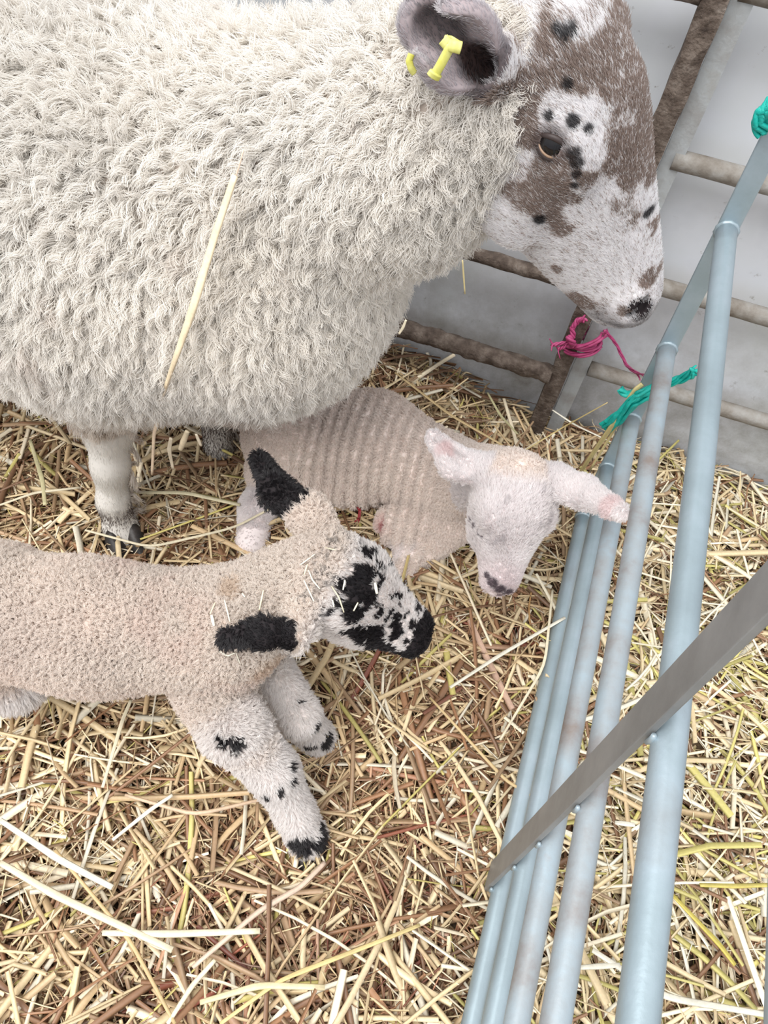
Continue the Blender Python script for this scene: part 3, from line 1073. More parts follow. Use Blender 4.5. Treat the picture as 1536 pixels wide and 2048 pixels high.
# far ear
G0, G1, G2 = H2W(.0, .01, -.045), at(1150, 60, y=.85), at(1180, 48, y=.86)
FE0, FE1, FE2 = H2W(.02, .035, -.03), at(1160, 62, y=.80), at(1188, 66, y=.79)
hf.chain([FE0, FE1, FE2], [.018, .021, .013], 0.010)
HV, HF = hf.mesh(2)
HN = vert_normals(HV, HF)
HBVH = bvh_of(HV, HF)


def hitp(px, py, bvh):
    r = unit(ray(px, py))
    loc = bvh.ray_cast(Vector(EYE), Vector(r))[0]
    return None if loc is None else np.array(loc)


bf = Field((-1.45, 0.42, 0.0), (0.02, 1.16, 1.02), 0.0085)
BODY_Y = 0.80
bf.cone((-1.16, BODY_Y + .03, .60), (-.60, BODY_Y, .575), .225, .247, 0.05)
bf.cone((-.60, BODY_Y, .575), (-.43, BODY_Y, .59), .247, .205, 0.06)
bf.cone((-.44, BODY_Y - .01, .66), (-.21, HY + .01, .790), .185, .108, 0.07)
bf.cone((-.21, HY + .01, .79), H2W(.025, -.085, 0), .108, .078, 0.05)
bf.ell((-.365, BODY_Y - .02, .585), (.165, .165, .165), None, 0.06)
bf.ell((-.98, BODY_Y + .02, .62), (.30, .25, .23), None, 0.06)
HOOF_R = at(240, 1052, z=.062)
def foreleg(f, hoof, top, sgn):
    x, y, _ = hoof
    f.chain([top, (x - .005, y + .055, .28), (x - .005, y + .03, .20), (x - .008, y + .012, .12), (x, y, .055)], [.075, .040, .027, .0235, .028], 0.025)
    f.cone((x - .004, y + .004, .06), (x + .014, y - .012, .028), .031, .034, 0.012)
foreleg(bf, HOOF_R, (-.60, .70, .38), -1)
HOOF_L = at(440, 893, z=.05)
bf.chain([(-.52, .92, .40), HOOF_L + A(-.01, .02, .22), HOOF_L + A(-.005, .01, .10), HOOF_L], [.08, .042, .028, .032], 0.025)
for yy in (.66, .98):   # hind legs, with the hock pointing back
    bf.chain([(-1.18, yy, .48), (-1.10, yy, .36), (-1.26, yy, .25), (-1.23, yy, .12), (-1.21, yy, .055)], [.12, .07, .033, .025, .028], 0.03)
bf.cone((-1.40, .83, .62), (-1.41, .83, .40), .035, .020, 0.03)
BV, BF = bf.mesh(2)
BN = vert_normals(BV, BF)


# coat pattern of the ewe's head (real patches of dark and white hair)
fy = HY - .055
def fb(px, py, r):
    q = hitp(px, py, HBVH)
    if q is None: q = at(px, py, y=fy)
    return (q * A(1, 0, 1), r * 0.80 / FPX)
DARKP = [fb(1180, 120, 95), fb(1250, 160, 75), fb(1270, 230, 62), fb(1265, 290, 62), fb(1285, 350, 46), fb(1100, 200, 70), fb(1060, 150, 60), fb(1060, 260, 42), fb(1110, 330, 40), fb(1150, 360, 44),
         fb(1110, 400, 62), fb(1125, 450, 40), fb(1040, 220, 50), fb(985, 250, 50), fb(965, 320, 40), fb(1030, 400, 36), fb(1300, 556, 20), fb(1250, 625, 16), fb(1180, 612, 14), fb(1290, 470, 20), fb(1120, 540, 13), fb(1000, 190, 40), fb(1150, 640, 30)]
WHITEP = [fb(1125, 235, 42), fb(1165, 255, 45), fb(1185, 320, 26), fb(1225, 440, 70), fb(1190, 510, 66), fb(1275, 480, 24), fb(1060, 480, 60), fb(1000, 440, 55), fb(1130, 590, 20), fb(1000, 330, 26), fb(1250, 560, 30), fb(1180, 48, 34), fb(1150, 40, 30), fb(1030, 90, 45), fb(1150, 430, 25)]
BRN, WHT, GRY = lin(174, 157, 148), lin(253, 251, 252), lin(172, 166, 168)


def ewe_face_colour(P, strand=True, seed=3):
    Q = P * A(1, 0, 1)
    nz = fbm(P * 55, seed) - 0.5
    nz2 = fbm(P * 190, seed + 5) - 0.5
    d = np.clip(blobs(Q, DARKP) * 1.15 - blobs(Q, WHITEP) * 1.1, 0, 1)
    d = np.clip(d + nz * 1.5 + (fbm(P * 26, seed + 9) - .5) * .7 + nz2 * 0.9 * (0.35 + d), 0, 1)
    n_ = (P - HO) @ HM[0]
    u_ = (P - HO) @ HM[1]
    muz = sstep(.262, .305, n_)
    rs = np.random.default_rng(1).random(len(P)) if strand else 0.5
    dark = np.where(rs < 0.07 + sstep(0.10, 0.85, d) * 0.80, 1.0, 0.0) if strand else sstep(0.2, 0.8, d) * .8 + .08
    c = WHT * (1 - dark[:, None]) + BRN * dark[:, None]
    gm = (muz * (0.5 + nz * 1.5)).clip(0, 1)[:, None]
    c = c * (1 - gm) + lin(120, 116, 120) * gm
    # black spots
    sp = [fb(1103, 236, 9), fb(1148, 240, 7), fb(1180, 262, 8), fb(1082, 440, 13), fb(1000, 330, 8), fb(990, 380, 8), fb(1150, 248, 12), fb(982, 108, 13), fb(984, 96, 8), fb(1138, 84, 11), fb(1122, 72, 8), fb(1150, 74, 9), fb(1295, 430, 9), fb(1140, 175, 9)]
    k = blobs(Q, sp)[:, None]
    c = c * (1 - k * .9) + lin(40, 38, 42) * k * .9
    # tear gland and eye corner
    tg = blobs(Q, [fb(1150, 312, 13), fb(1156, 330, 12), fb(1156, 352, 9), fb(1153, 372, 7)])[:, None]
    c = c * (1 - tg * .85) + lin(48, 38, 38) * tg * .85
    er = blobs(Q, [fb(1105, 294, 36)])[:, None] * .6
    c = c * (1 - er) + lin(110, 92, 90) * er
    return c


def is_ear(P):
    """1 inside the near ear's bowl"""
    return (np.linalg.norm(P - E1, axis=1) < .08) & ((P - E0) @ ed > -0.002)


def ear_inner(P, Nn):
    return is_ear(P) & ((Nn @ EM[1]) > 0.1) & (((P - E1) @ EM[1]) < .013)


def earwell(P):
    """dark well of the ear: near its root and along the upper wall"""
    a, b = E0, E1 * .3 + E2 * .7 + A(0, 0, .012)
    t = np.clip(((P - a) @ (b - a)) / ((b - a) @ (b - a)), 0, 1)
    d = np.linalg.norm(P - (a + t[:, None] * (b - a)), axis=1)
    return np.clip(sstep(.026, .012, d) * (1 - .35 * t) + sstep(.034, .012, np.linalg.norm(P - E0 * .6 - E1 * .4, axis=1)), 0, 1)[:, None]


def skin_cols(V, Nn):
    c = ewe_face_colour(V, False)
    e = is_ear(V)
    c[e] = lin(205, 198, 198)
    i = ear_inner(V, Nn)
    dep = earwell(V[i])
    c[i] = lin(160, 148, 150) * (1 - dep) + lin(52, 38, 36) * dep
    n_ = (V - HO) @ HM[0]
    u_ = (V - HO) @ HM[1]
    w_ = np.abs((V - HO) @ HM[2])
    ns = np.linalg.norm(V - W_NOS, axis=1) < .016
    c[ns] = lin(40, 34, 36)
    return c


W_NOS = H2W(.289 * HS, .023 * HS, .034 * HS)
bc = np.tile(lin(178, 166, 156), (len(BV), 1))
leg = BV[:, 2] < .29
bc[leg] = lin(222, 218, 212)
hcol = skin_cols(HV, HN)
V, F = join([(BV, BF), (HV, HF)])
body = link('body', mesh_np('body', V, F, np.concatenate([bc, hcol])), M_SKIN, ewe)
EBVH = bvh_of(V, F)


def hit(px, py, bvh, off=0.0):
    r = unit(ray(px, py))
    loc, nr, i, d = bvh.ray_cast(Vector(EYE), Vector(r))
    if loc is None: return None
    return np.array(loc) - r * off


# fleece ------------------------------------------------------------
in_head = lambda P: ((P - HO) @ HM[0] > 0.0) & (np.linalg.norm(P - H2W(.13, -.02, 0), axis=1) < .26)
rg = np.random.default_rng(11)
# sampling weight: fleece on barrel and neck, not on legs; thinner on the far side
face_back = (BV - HO) @ HM[0]
wgt = np.ones(len(BV))
wgt[BV[:, 2] < .325] = 0
wgt[(np.abs(BN[:, 1]) * np.sign(BN[:, 1])) > 0.55] = 0.12
wgt[(BN[:, 1] > 0.1) & (BN[:, 2] < -0.2)] = 0.10
wgt[BV[:, 0] < -1.05] = 0.25
P, Nn = sample(BV, BF, BN, 1e9, 30000, wgt, rg)
gap = vnoise(P * A(26, 26, 26), 8)
# direction: hangs down the sides, lies back a little
D = unit(Nn * 0.55 + A(-0.06, 0, -0.85) * (1 - 0.55 * np.clip(Nn[:, 2:3], 0, 1)) + A(-.25, 0, 0) * np.clip(Nn[:, 2:3], 0, 1) + rg.normal(size=P.shape) * 0.30)
neck = sstep(-.34, -.16, P[:, 0])
L = (0.0255 - 0.008 * neck + 0.008 * (fbm(P * 9, 4) - .5)) * (0.85 + 0.3 * rg.random(len(P)))
m = 18
S = locks(P, Nn, D, L, m, 0.0064, 0.48, 0.0028, 8, 6, rg, 0.0016)
base = lin(243, 239, 233)
tone = fbm(P * A(5, 5, 5), 31)
warm = (fbm(P * A(3, 3, 3), 77) - .5)[:, None]
col = base * (1.0 + 0.34 * (tone[:, None] - .5)) * (1 + warm * A(0.0, -.05, -.12))
dirt = sstep(0.62, 0.82, fbm(P * A(14, 14, 7), 55))[:, None]
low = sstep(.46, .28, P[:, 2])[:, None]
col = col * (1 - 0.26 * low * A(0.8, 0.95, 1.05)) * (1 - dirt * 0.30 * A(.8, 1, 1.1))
spots = blobs(P, [(at(790, 190, y=.60), .012), (at(905, 480, y=.66), .03), (at(520, 600, y=.53), .035), (at(560, 650, y=.53), .04), (at(610, 690, y=.56), .04), (at(690, 65, y=.6), .01)])[:, None]
col = col * (1 - spots * .38 * A(.9, 1, 1.1))
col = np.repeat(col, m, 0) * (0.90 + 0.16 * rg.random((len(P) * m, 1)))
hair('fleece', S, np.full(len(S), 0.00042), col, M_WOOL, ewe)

# short fine wool over the neck to the cheek
hw = np.zeros(len(HV))
hn = (HV - HO) @ HM[0]
hu = (HV - HO) @ HM[1]
back = sstep(.02, -.01, hn + 0.25 * (hu + .10) * -1) 
hw = np.clip(sstep(-.085, -.125, hu - 0.35 * (hn - .1)) + sstep(.0, -.02, hn) * (hu < 0.0), 0, 1)
hw[is_ear(HV)] = 0
hw[hn > .12] = 0
if hw.sum() > 10:
    P, Nn = sample(HV, HF, HN, 1e9, 900, hw + 1e-9, rg)
    D = unit(Nn * 0.5 + A(-.4, 0, -.75) + rg.normal(size=P.shape) * .2)
    S = locks(P, Nn, D, np.full(len(P), .020), 22, .007, .5, .0012, 12, 6, rg, .0008)
    c_ = np.repeat(np.tile(lin(226, 220, 212), (len(P), 1)), 22, 0) * (0.88 + .18 * rg.random((len(S), 1)))
    hair('neck_wool', S, np.full(len(S), 0.0004), c_, M_WOOL, ewe)

# face hair
fw = np.ones(len(HV))
inn = ear_inner(HV, HN)
fw[inn] = 0.15
eh = hitp(1105, 294, HBVH)
EYP = {1: eh, -1: eh - HM[2] * 2 * ((eh - HO) @ HM[2])}
for s_ in (1, -1):
    fw[np.linalg.norm((HV - EYP[s_]) * A(1, 1, 1.25), axis=1) < .0135] = 0
    fw[np.linalg.norm(HV - H2W(.288 * HS, .024 * HS, .034 * HS * s_), axis=1) < .011] = 0
fw[HN @ HM[2] < -0.3] *= 0.25
P, Nn = sample(HV, HF, HN, 1e9, 170000, fw, rg)
flow = unit(-HM[0] * 0.9 - HM[1] * 0.25 + HM[2] * 0.05)
ff = flow + 0.5 * (np.stack([vnoise(P * 28, 70 + i) for i in range(3)], -1) - .5)
T = unit(ff - Nn * np.sum(ff * Nn, 1)[:, None])
D = unit(T + Nn * 0.38 + rg.normal(size=P.shape) * 0.16)
nn_ = (P - HO) @ HM[0]
L = 0.0070 * (0.6 + 0.5 * rg.random(len(P))) * (1 - 0.55 * sstep(.24, .30, nn_)) * (1 + 0.8 * sstep(.05, .0, nn_)) * np.where(is_ear(P), .5, 1)
u = np.linspace(0, 1, 4)[None, :, None]
S = P[:, None] + D[:, None] * u * L[:, None, None] + Nn[:, None] * (u * (1 - u)) * L[:, None, None] * .3
C = ewe_face_colour(P, True)
e = is_ear(P)
C[e] = lin(226, 222, 224) * (0.8 + .3 * rg.random((e.sum(), 1)))
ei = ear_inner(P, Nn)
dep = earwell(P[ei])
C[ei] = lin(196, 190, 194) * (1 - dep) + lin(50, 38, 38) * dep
C *= (0.90 + 0.18 * rg.random((len(C), 1)))
hair('face_hair', S, np.full(len(S), 0.00024), C, M_HAIR, ewe)

# hair on the legs
wl_ = ((BV[:, 2] < .30) & (BV[:, 2] > .05)).astype(float)
wl_[BV[:, 0] < -1.0] = 0.1
wl_ *= 1 + 2 * (BV[:, 2] < .2)
P, Nn = sample(BV, BF, BN, 1e9, 26000, wl_, rg)
D = unit(A(0, 0, -1) + Nn * .30 + rg.normal(size=P.shape) * .14)
S = P[:, None] + D[:, None] * np.linspace(0, 1, 4)[None, :, None] * (0.0065 * (0.6 + .5 * rg.random(len(P))))[:, None, None]
dk = sstep(.140, .105, P[:, 2] - .25 * (np.linalg.norm(P[:, :2] - HOOF_L[:2], axis=1) < .12) + 0.03 * (fbm(P * 40, 2) - .5)) * (rg.random(len(P)) < .85)
C = lin(238, 236, 232) * (1 - dk[:, None]) + lin(104, 90, 84) * dk[:, None] * (0.7 + .5 * rg.random((len(P), 1)))
hair('leg_hair', S, np.full(len(S), 0.00028), C * (0.88 + .16 * rg.random((len(P), 1))), M_HAIR, ewe)


def cloven_hoof(parent, c, yaw, size, mat, pitch=0.0):
    """two claws side by side, pointed in front"""
    parts = []
    cy_, sy_ = math.cos(yaw), math.sin(yaw)
    f = A(cy_, sy_, -math.sin(pitch))
    s = A(-sy_, cy_, 0)
    for k in (1, -1):
        secs = []
        n = 9
        for i in range(n):
            t = i / (n - 1)
            w = size * 0.30 * math.sqrt(max(1 - (max(t - .35, 0) / .68) ** 2, .02)) * (1 if t > .06 else .85)
            top = size * (0.80 - 0.62 * t ** 1.3)
            pc = A(*c) + f * size * (t * 1.25 - 0.35) + s * k * (size * .32 - size * .06 * t ** 2)
            ring_ = []
            for j in range(10):
                a = 2 * math.pi * j / 10
                yy, zz = math.cos(a), math.sin(a)
                sc = (1 - 0.25 * max(zz, 0))
                ring_.append(pc + s * w * yy * sc + A(0, 0, 1) * (top * (zz * .5 + .5)))
            secs.append(ring_)
        V = np.array(secs).reshape(-1, 3)
        i = np.arange(n * 10).reshape(n, 10)
        F = np.stack([i[:-1], np.roll(i[:-1], -1, 1), np.roll(i[1:], -1, 1), i[1:]], -1).reshape(-1, 4)
        V = np.concatenate([V, V[:10].mean(0)[None], V[-10:].mean(0)[None]])
        T = np.concatenate([np.stack([np.roll(i[0], -1), i[0], np.full(10, n * 10)], -1), np.stack([i[-1], np.roll(i[-1], -1), np.full(10, n * 10 + 1)], -1)])
        parts.append((V, [F, T]))
    V, F = join(parts)
    return link('hoof', mesh_np('hoof', V, F), mat, parent)


cloven_hoof(ewe, HOOF_R + A(.022, -.022, -.028), -0.75, .056, M_HOOF)
cloven_hoof(ewe, HOOF_L + A(.018, -.012, -.045), -0.3, .052, M_HOOF)
for yy in (.66, .98): cloven_hoof(ewe, (-1.20, yy, .008), -0.1, .046, M_HOOF)


def uv_ball(name, c, r, mat, parent, M=None, seg=28):
    bm = bmesh.new()
    bmesh.ops.create_uvsphere(bm, u_segments=seg, v_segments=seg // 2, radius=1.0)
    M = np.eye(3) if M is None else M
    r = np.broadcast_to(np.asarray(r, float), (3,))
    for v in bm.verts:
        q = (np.array(v.co) * r) @ M
        v.co = Vector(q + np.asarray(c))
    me = bpy.data.meshes.new(name)
    bm.to_mesh(me)
    bm.free()
    for p in me.polygons: p.use_smooth = True
    return link(name, me, mat, parent)


for s_ in (1, -1):
    ec = EYP[s_] - HM[2] * s_ * .0110
    out = HM[2] * s_
    eye = uv_ball('eye', ec, .0152, M_EYE, ewe)
    # amber rim of the iris, upper and lower lids as crescents over the ball
    ax = unit(HM[0] * .68 + HM[1] * .74)       # along the eye slit
    up_ = unit(np.cross(out, ax)) * s_
    if up_[2] < 0: up_ = -up_
    for nm, mt, sg, th0, rr in (('upper_lid', M_LID, 1, .62, .0030), ('lower_lid', M_LID, -1, .74, .0030), ('iris_rim', M_IRIS, -1, .56, .0013)):
        a = np.linspace(-1.25, 1.25, 15)
        pts = []
        for q in a:
            el = th0 * math.cos(q * 1.1)
            dvec = unit(out * math.cos(q) * math.cos(el) + ax * math.sin(q) + up_ * sg * math.sin(el))
            pts.append(ec + dvec * .0156)
        V, F = tube(np.array(pts), rr * (0.45 + 0.55 * np.cos(np.linspace(-1.4, 1.4, 15))), 8, True)
        link(nm, mesh_np(nm, V, F), mt, ewe if nm != 'iris_rim' else eye)

# ear tag: yellow strap through the ear
tg = []
def strap(pts, w, th):
    P = np.asarray(pts, float)
    s = np.linspace(0, len(P) - 1, 6 * (len(P) - 1) + 1)
    Q = np.stack([np.interp(s, np.arange(len(P)), P[:, k]) for k in range(3)], -1)
    return tube(Q, w, 10, True, flat=th, upv=EM[1])
front = lambda px, py, d: at(px, py, y=E1[1] - d)
tagp = [front(868, 152, .028), front(880, 132, .026), front(893, 108, .022), front(902, 92, .020)]
V, F = join([strap(tagp, .0042, .45), strap([front(886, 78, .020), front(896, 90, .020), front(908, 92, .022), front(922, 96, .020)], .0046, .5),
             strap([front(889, 76, .018), front(902, 78, .014), front(918, 88, .016)], .0024, .5), strap([front(866, 154, .029), front(872, 146, .029)], .0062, .5)])
link('ear_tag', mesh_np('ear_tag', V, F), M_TAG, ewe)['label'] = 'yellow plastic strap tag'
V, F = strap([front(823, 108, .016), front(818, 122, .018), front(822, 136, .018), front(829, 146, .016)], .0030, .6)
link('ear_tag', mesh_np('ear_tag', V, F), M_TAG, ewe)['label'] = 'yellow tag edge behind the ear'
#==PART4==


# ------------------------------------------------------------------ lambs
def lamb_head(f, O, M, s=1.0, fat=1.0, wide=1.0):
    """O poll, M rows n,u,w ; length about .165"""
    st = np.array([(-.030, .004, -.030, .012), (-.022, .014, -.046, .026), (-.005, .024, -.060, .034), (.02, .031, -.066, .0375), (.045, .033, -.066, .038), (.07, .028, -.060, .034), (.095, .020, -.052, .027),
                   (.12, .015, -.043, .022), (.14, .012, -.036, .020), (.155, .006, -.031, .018), (.163, -.002, -.026, .013), (.168, -.008, -.020, .006)]) * s * A(1, fat, fat, fat * wide)
    f.loft(O, M, st, 0.008, 0.12)
    P = lambda n, u, w: O + (M[0] * n + (M[1] * u + M[2] * w) * fat) * s
    for k in (1, -1):
        f.ell(P(.048, .010, .030 * k), (.020 * s, .012 * s, .012 * s), M, 0.010)
        f.ell(P(.064, -.008, .0375 * k), (.011 * s, .0070 * s, .007 * s), M, 0.005, 'sub')
        f.ell(P(.075, -.030, .022 * k), (.032 * s, .022 * s, .013 * s), M, 0.012)
        f.ell(P(.160, -.004, .011 * k), (.0060 * s, .0026 * s, .005 * s), frame(M[0] * .6 + M[2] * k * .6, M[1]), 0.002, 'sub')
        f.cone(P(.168, -.022, .002 * k), P(.125, -.030, .023 * k), .0012, .0012, 0.002, mode='sub')
    return P


def coat(parent, V, F, Nn, n_lock, m, L, D_fn, col_fn, wgt, name, spread=.0026, curl=.0011, freq=14, rad=.00032, seed=1, K=5, conv=.6, wob=.0004, mat=None, lift=0.0):
    rg = np.random.default_rng(seed)
    P, n_ = sample(V, F, Nn, 1e9, n_lock, wgt, rg)
    D = D_fn(P, n_, rg)
    Lx = L(P) if callable(L) else np.full(len(P), L)
    S = locks(P, n_, D, Lx * (.8 + .4 * rg.random(len(P))), m, spread, conv, curl, freq, K, rg, wob)
    C = np.repeat(col_fn(P, n_, rg), m, 0) * (0.88 + .2 * rg.random((len(S), 1)))
    return hair(name, S, np.full(len(S), rad), C, mat or M_WOOL, parent)


# ---------------- spotted lamb, standing
lamb = tag(empty('lamb', at(620, 1690, z=.03)), 'young lamb with black ears, black-and-white spotted face and legs, standing in the foreground', 'lamb')
LO = at(640, 1135, z=.400)
LM = frame(at(868, 1282, z=.318) - at(640, 1135, z=.400), (0.10, -.04, 1.0))
LS, LFAT = float(np.linalg.norm(at(868, 1282, z=.318) - at(640, 1135, z=.400))) / .166, 1.30
lf = Field((-.80, .10, .0), (.06, .74, .52), 0.0027)
sh = at(420, 1262, z=.295)
rump = A(-.61, sh[1] - .080, .285)
mid = (sh + rump) / 2 + A(0, -.005, -.005)
lf.chain([rump, mid, sh], [.080, .079, .071], 0.03)
lf.cone(sh + A(.0, 0, .0), LO - LM[0] * .005 + A(0, 0, -.035), .066, .054, 0.03)      # neck
lf.cone(sh + A(.03, -.005, -.03), sh + A(.05, 0, .03), .048, .04, 0.03)          # chest
lamb_head(lf, LO, LM, LS, LFAT, 1.12)
hoofR, hoofL = at(612, 1672, z=.045), at(635, 1475, z=.045)
eR = sh + A(.015, -.050, -.055)
kR = at(548, 1545, z=.150)
lf.chain([eR, at(470, 1455, z=.215), kR, at(590, 1625, z=.085), hoofR], [.044, .040, .031, .024, .028], 0.015)
kL = at(598, 1432, z=.14)
lf.chain([sh + A(.02, .035, -.05), sh + A(.05, .035, -.10), kL, at(615, 1455, z=.09), hoofL], [.038, .033, .027, .022, .026], 0.015)
for sy in (-.032, .05):
    lf.chain([rump + A(.01, sy, -.02), rump + A(.055, sy * 1.1, -.11), rump + A(-.035, sy * 1.1, -.17), rump + A(-.02, sy * 1.1, -.24)], [.060, .036, .021, .019], 0.02)
lf.cone(rump + A(-.075, 0, .03), rump + A(-.12, 0, -.12), .020, .014, 0.015)
lf.ell(mid + A(-.04, 0, -.03), (.16, .075, .065), None, 0.02)
# ears
PH = lambda n, u, w: LO + (LM[0] * n + (LM[1] * u + LM[2] * w) * LFAT) * LS
r0, r1, r2 = at(592, 1270, z=.395), at(525, 1266, z=.405), at(455, 1278, z=.396)
lf.cone(PH(.004, -.006, .024), r0, .020, .017, 0.008)
lf.chain([r0, r1, r2], [.0150, .0165, .0135], 0.006, A(.05, -.65, .75), 0.40)
l0, l1, l2 = at(622, 1032, z=.400), at(556, 985, z=.405), at(518, 918, z=.400)
lf.cone(PH(.002, -.006, -.022), l0, .022, .021, 0.008)
lf.chain([l0, l1, l2], [.0250, .0225, .0125], 0.006, A(.45, -.25, .85), 0.36)
LV, LF = lf.mesh(2)
LN = vert_normals(LV, LF)
LBVH = bvh_of(LV, LF)


def hb(px, py, r, z=.38):
    q = hitp(px, py, LBVH)
    if q is None: q = at(px, py, z=z)
    return (q, r * .86 / FPX)


BLK = lin(46, 42, 45)
headz = lambda px, py, dz=0: at(px, py, z=.40 + dz)
dk_blobs = [hb(742, 1272, 46), hb(765, 1292, 38), hb(712, 1262, 28), hb(790, 1262, 26), hb(725, 1190, 44), hb(738, 1160, 40), hb(700, 1180, 30), hb(712, 1225, 26), hb(690, 1205, 22), hb(780, 1115, 24), hb(755, 1095, 24), hb(735, 1110, 20), hb(770, 1150, 16),
            hb(795, 1235, 14), hb(812, 1222, 9), hb(825, 1250, 10), hb(835, 1290, 12), hb(760, 1225, 12), hb(820, 1150, 9), hb(700, 1295, 14), hb(830, 1322, 26), hb(805, 1325, 20), hb(862, 1290, 34), hb(845, 1255, 22), hb(857, 1245, 14)]
def segd(P, a, b):
    t = np.clip(((P - a) @ (b - a)) / ((b - a) @ (b - a)), 0, 1)
    return np.linalg.norm(P - (a + t[:, None] * (b - a)), axis=1)


def ear_mask(P):
    r = np.minimum(segd(P, r0 * .75 + r1 * .25, r1), segd(P, r1, r2))
    l = np.minimum(segd(P, l0 * .35 + l1 * .65, l1), segd(P, l1, l2))
    side = sstep(-.012, .004, (P - l1) @ unit(np.cross(l2 - l0, A(0, 0, 1))) * -1 + .004)
    return np.maximum(sstep(.022, .017, r), sstep(.030, .024, l))


ear_c = [(r1, .052), (r2, .035), ((r0 + r1) / 2, .030), (l1, .030), (l2, .040), ((l1 + l2) / 2, .034)]
leg_dark = [hb(445, 1480, 20), hb(470, 1488, 20), hb(578, 1535, 13), hb(582, 1560, 15), hb(560, 1578, 14), hb(535, 1590, 10), hb(635, 1625, 15), hb(640, 1655, 18), hb(600, 1690, 34), hb(640, 1685, 28), hb(570, 1685, 22),
            hb(598, 1402, 9), hb(632, 1450, 14), hb(650, 1480, 30), hb(620, 1490, 22), hb(585, 1475, 10)]


def leg_zone(P):
    """1 on the white hairy legs, face and underside; 0 on the woolly body"""
    d1 = [np.linalg.norm(P - q, axis=1) - r for q, r in ((at(470, 1455, z=.215), .048), (kR, .05), (at(590, 1625, z=.085), .05), (hoofR, .05), (kL, .045), (hoofL, .05), (at(615, 1455, z=.09), .04))]
    l = sstep(.012, -.008, np.min(d1, 0))
    q = (P - LO) @ LM[0]
    face = sstep(.0, .03, q) * (np.linalg.norm(P - PH(.08, -.01, 0), axis=1) < .13)
    und = sstep(.235, .19, P[:, 2])
    return np.clip(np.maximum(np.maximum(l, face), und), 0, 1)


def lamb_col(P, n_, rg=None):
    nz = fbm(P * 70, 12) - .5
    nz2 = fbm(P * 160, 19) - .5
    body = lin(234, 222, 213) * (1 + 0.22 * (fbm(P * 12, 3)[:, None] - .5)) * (1 + (fbm(P * 5, 8) - .5)[:, None] * A(.03, -.05, -.05))
    pink = sstep(.55, .75, fbm(P * 14, 33))[:, None] * .15
    body = body * (1 - pink) + lin(226, 184, 172) * pink
    rust = blobs(P, [(at(585, 1362, z=.27), .024), (at(465, 1180, z=.38), .016), (at(540, 1340, z=.30), .03)])[:, None]
    body = body * (1 - rust * .30) + lin(200, 160, 110) * rust * .30
    rd = blobs(P, [(at(590, 1355, z=.27), .014)])[:, None]
    body = body * (1 - rd * .35) + lin(200, 120, 100) * rd * .35
    z = leg_zone(P)[:, None]
    c = body * (1 - z) + lin(244, 240, 238) * z
    q = (P - LO) @ LM[0]
    inface = (sstep(.012, .035, q) * (np.linalg.norm(P - PH(.08, -.01, 0), axis=1) < .14))
    d = blobs(P + np.stack([nz, nz2, nz], -1) * .012, dk_blobs)
    speck = sstep(.56, .66, fbm(P * 95, 40)) * inface * sstep(-.03, 0.01, (P - LO) @ LM[1]) * .9
    d = np.maximum(d * np.clip(1.0 + nz * 2.4, 0, 1), speck)
    muz = sstep(.131, .143, ((P - LO) @ LM[0]) / LS + nz * .03 + .010 * sstep(-.01, -.03, ((P - LO) @ LM[1]) / LS / LFAT) + .006 * sstep(.004, .014, ((P - LO) @ LM[2]) / LS / LFAT)) * (np.linalg.norm(P - PH(.16, -.01, 0), axis=1) < .06)
    d = np.maximum(d, muz)
    d = np.maximum(d, ear_mask(P + np.stack([nz, nz2, nz], -1) * .006))
    d = np.maximum(d, blobs(P + np.stack([nz, nz2, nz], -1) * .014, leg_dark))
    d = sstep(.35, .7, d)
    crown = (1 - sstep(.02, .05, q)) * sstep(-.03, .0, q) * (np.linalg.norm(P - PH(.02, .02, 0), axis=1) < .07) * .35
    d = np.maximum(d, crown * sstep(.45, .6, fbm(P * 60, 90)))
    if rg is not None: d = (rg.random(len(P)) < d).astype(float) * np.clip(d * 1.4, 0, 1)
    lip = blobs(P, [(PH(.128, -.030, .022), .010)])[:, None] * .6
    c = c * (1 - d[:, None]) + BLK * d[:, None]
    c = c * (1 - lip) + lin(190, 140, 135) * lip
    return c


link('body', mesh_np('body', LV, LF, lamb_col(LV, LN) * A(.80, .75, .73)), M_SKIN, lamb)
zone = leg_zone(LV)
q_ = (LV - LO) @ LM[0]
isear = ear_mask(LV) > .1
face_w = ((np.linalg.norm(LV - PH(.08, -.01, 0), axis=1) < .13) & (q_ > .01)).astype(float)
eyes_ = np.minimum(np.linalg.norm(LV - PH(.064, -.008, .036), axis=1), np.linalg.norm(LV - PH(.064, -.008, -.036), axis=1)) < .010
nose_ = (LV @ LM[0] > (PH(.158, 0, 0) @ LM[0])) & (np.linalg.norm(LV - PH(.16, -.01, 0), axis=1) < .04)
far_ = LN[:, 2] < -0.35
wb = (1 - zone) * np.where(isear, 0, 1.0) * np.where(far_, .2, 1)
Dw = lambda P, n_, rg: unit(n_ * 1.0 + A(-.35, 0, -.1) + rg.normal(size=P.shape) * .55)
coat(lamb, LV, LF, LN, 34000, 9, .0085, Dw, lamb_col, wb, 'wool', spread=.0022, curl=.0013, freq=11, rad=.00034, seed=5, K=5, conv=.40)
wh_ = np.clip(zone + isear, 0, 1) * np.where(eyes_ | nose_, 0, 1) * np.where(far_, .25, 1)
def Dh(P, n_, rg):
    q = (P - LO) @ LM[0]
    hd = (np.linalg.norm(P - PH(.06, 0, 0), axis=1) < .16)[:, None]
    fl = np.where(hd, -LM[0] * .8, A(.1, -.02, -.9)) + 0.8 * (np.stack([vnoise(P * 30, 90 + i) for i in range(3)], -1) - .5)
    return unit(fl - n_ * np.sum(fl * n_, 1)[:, None] + n_ * .55 + rg.normal(size=P.shape) * .18)
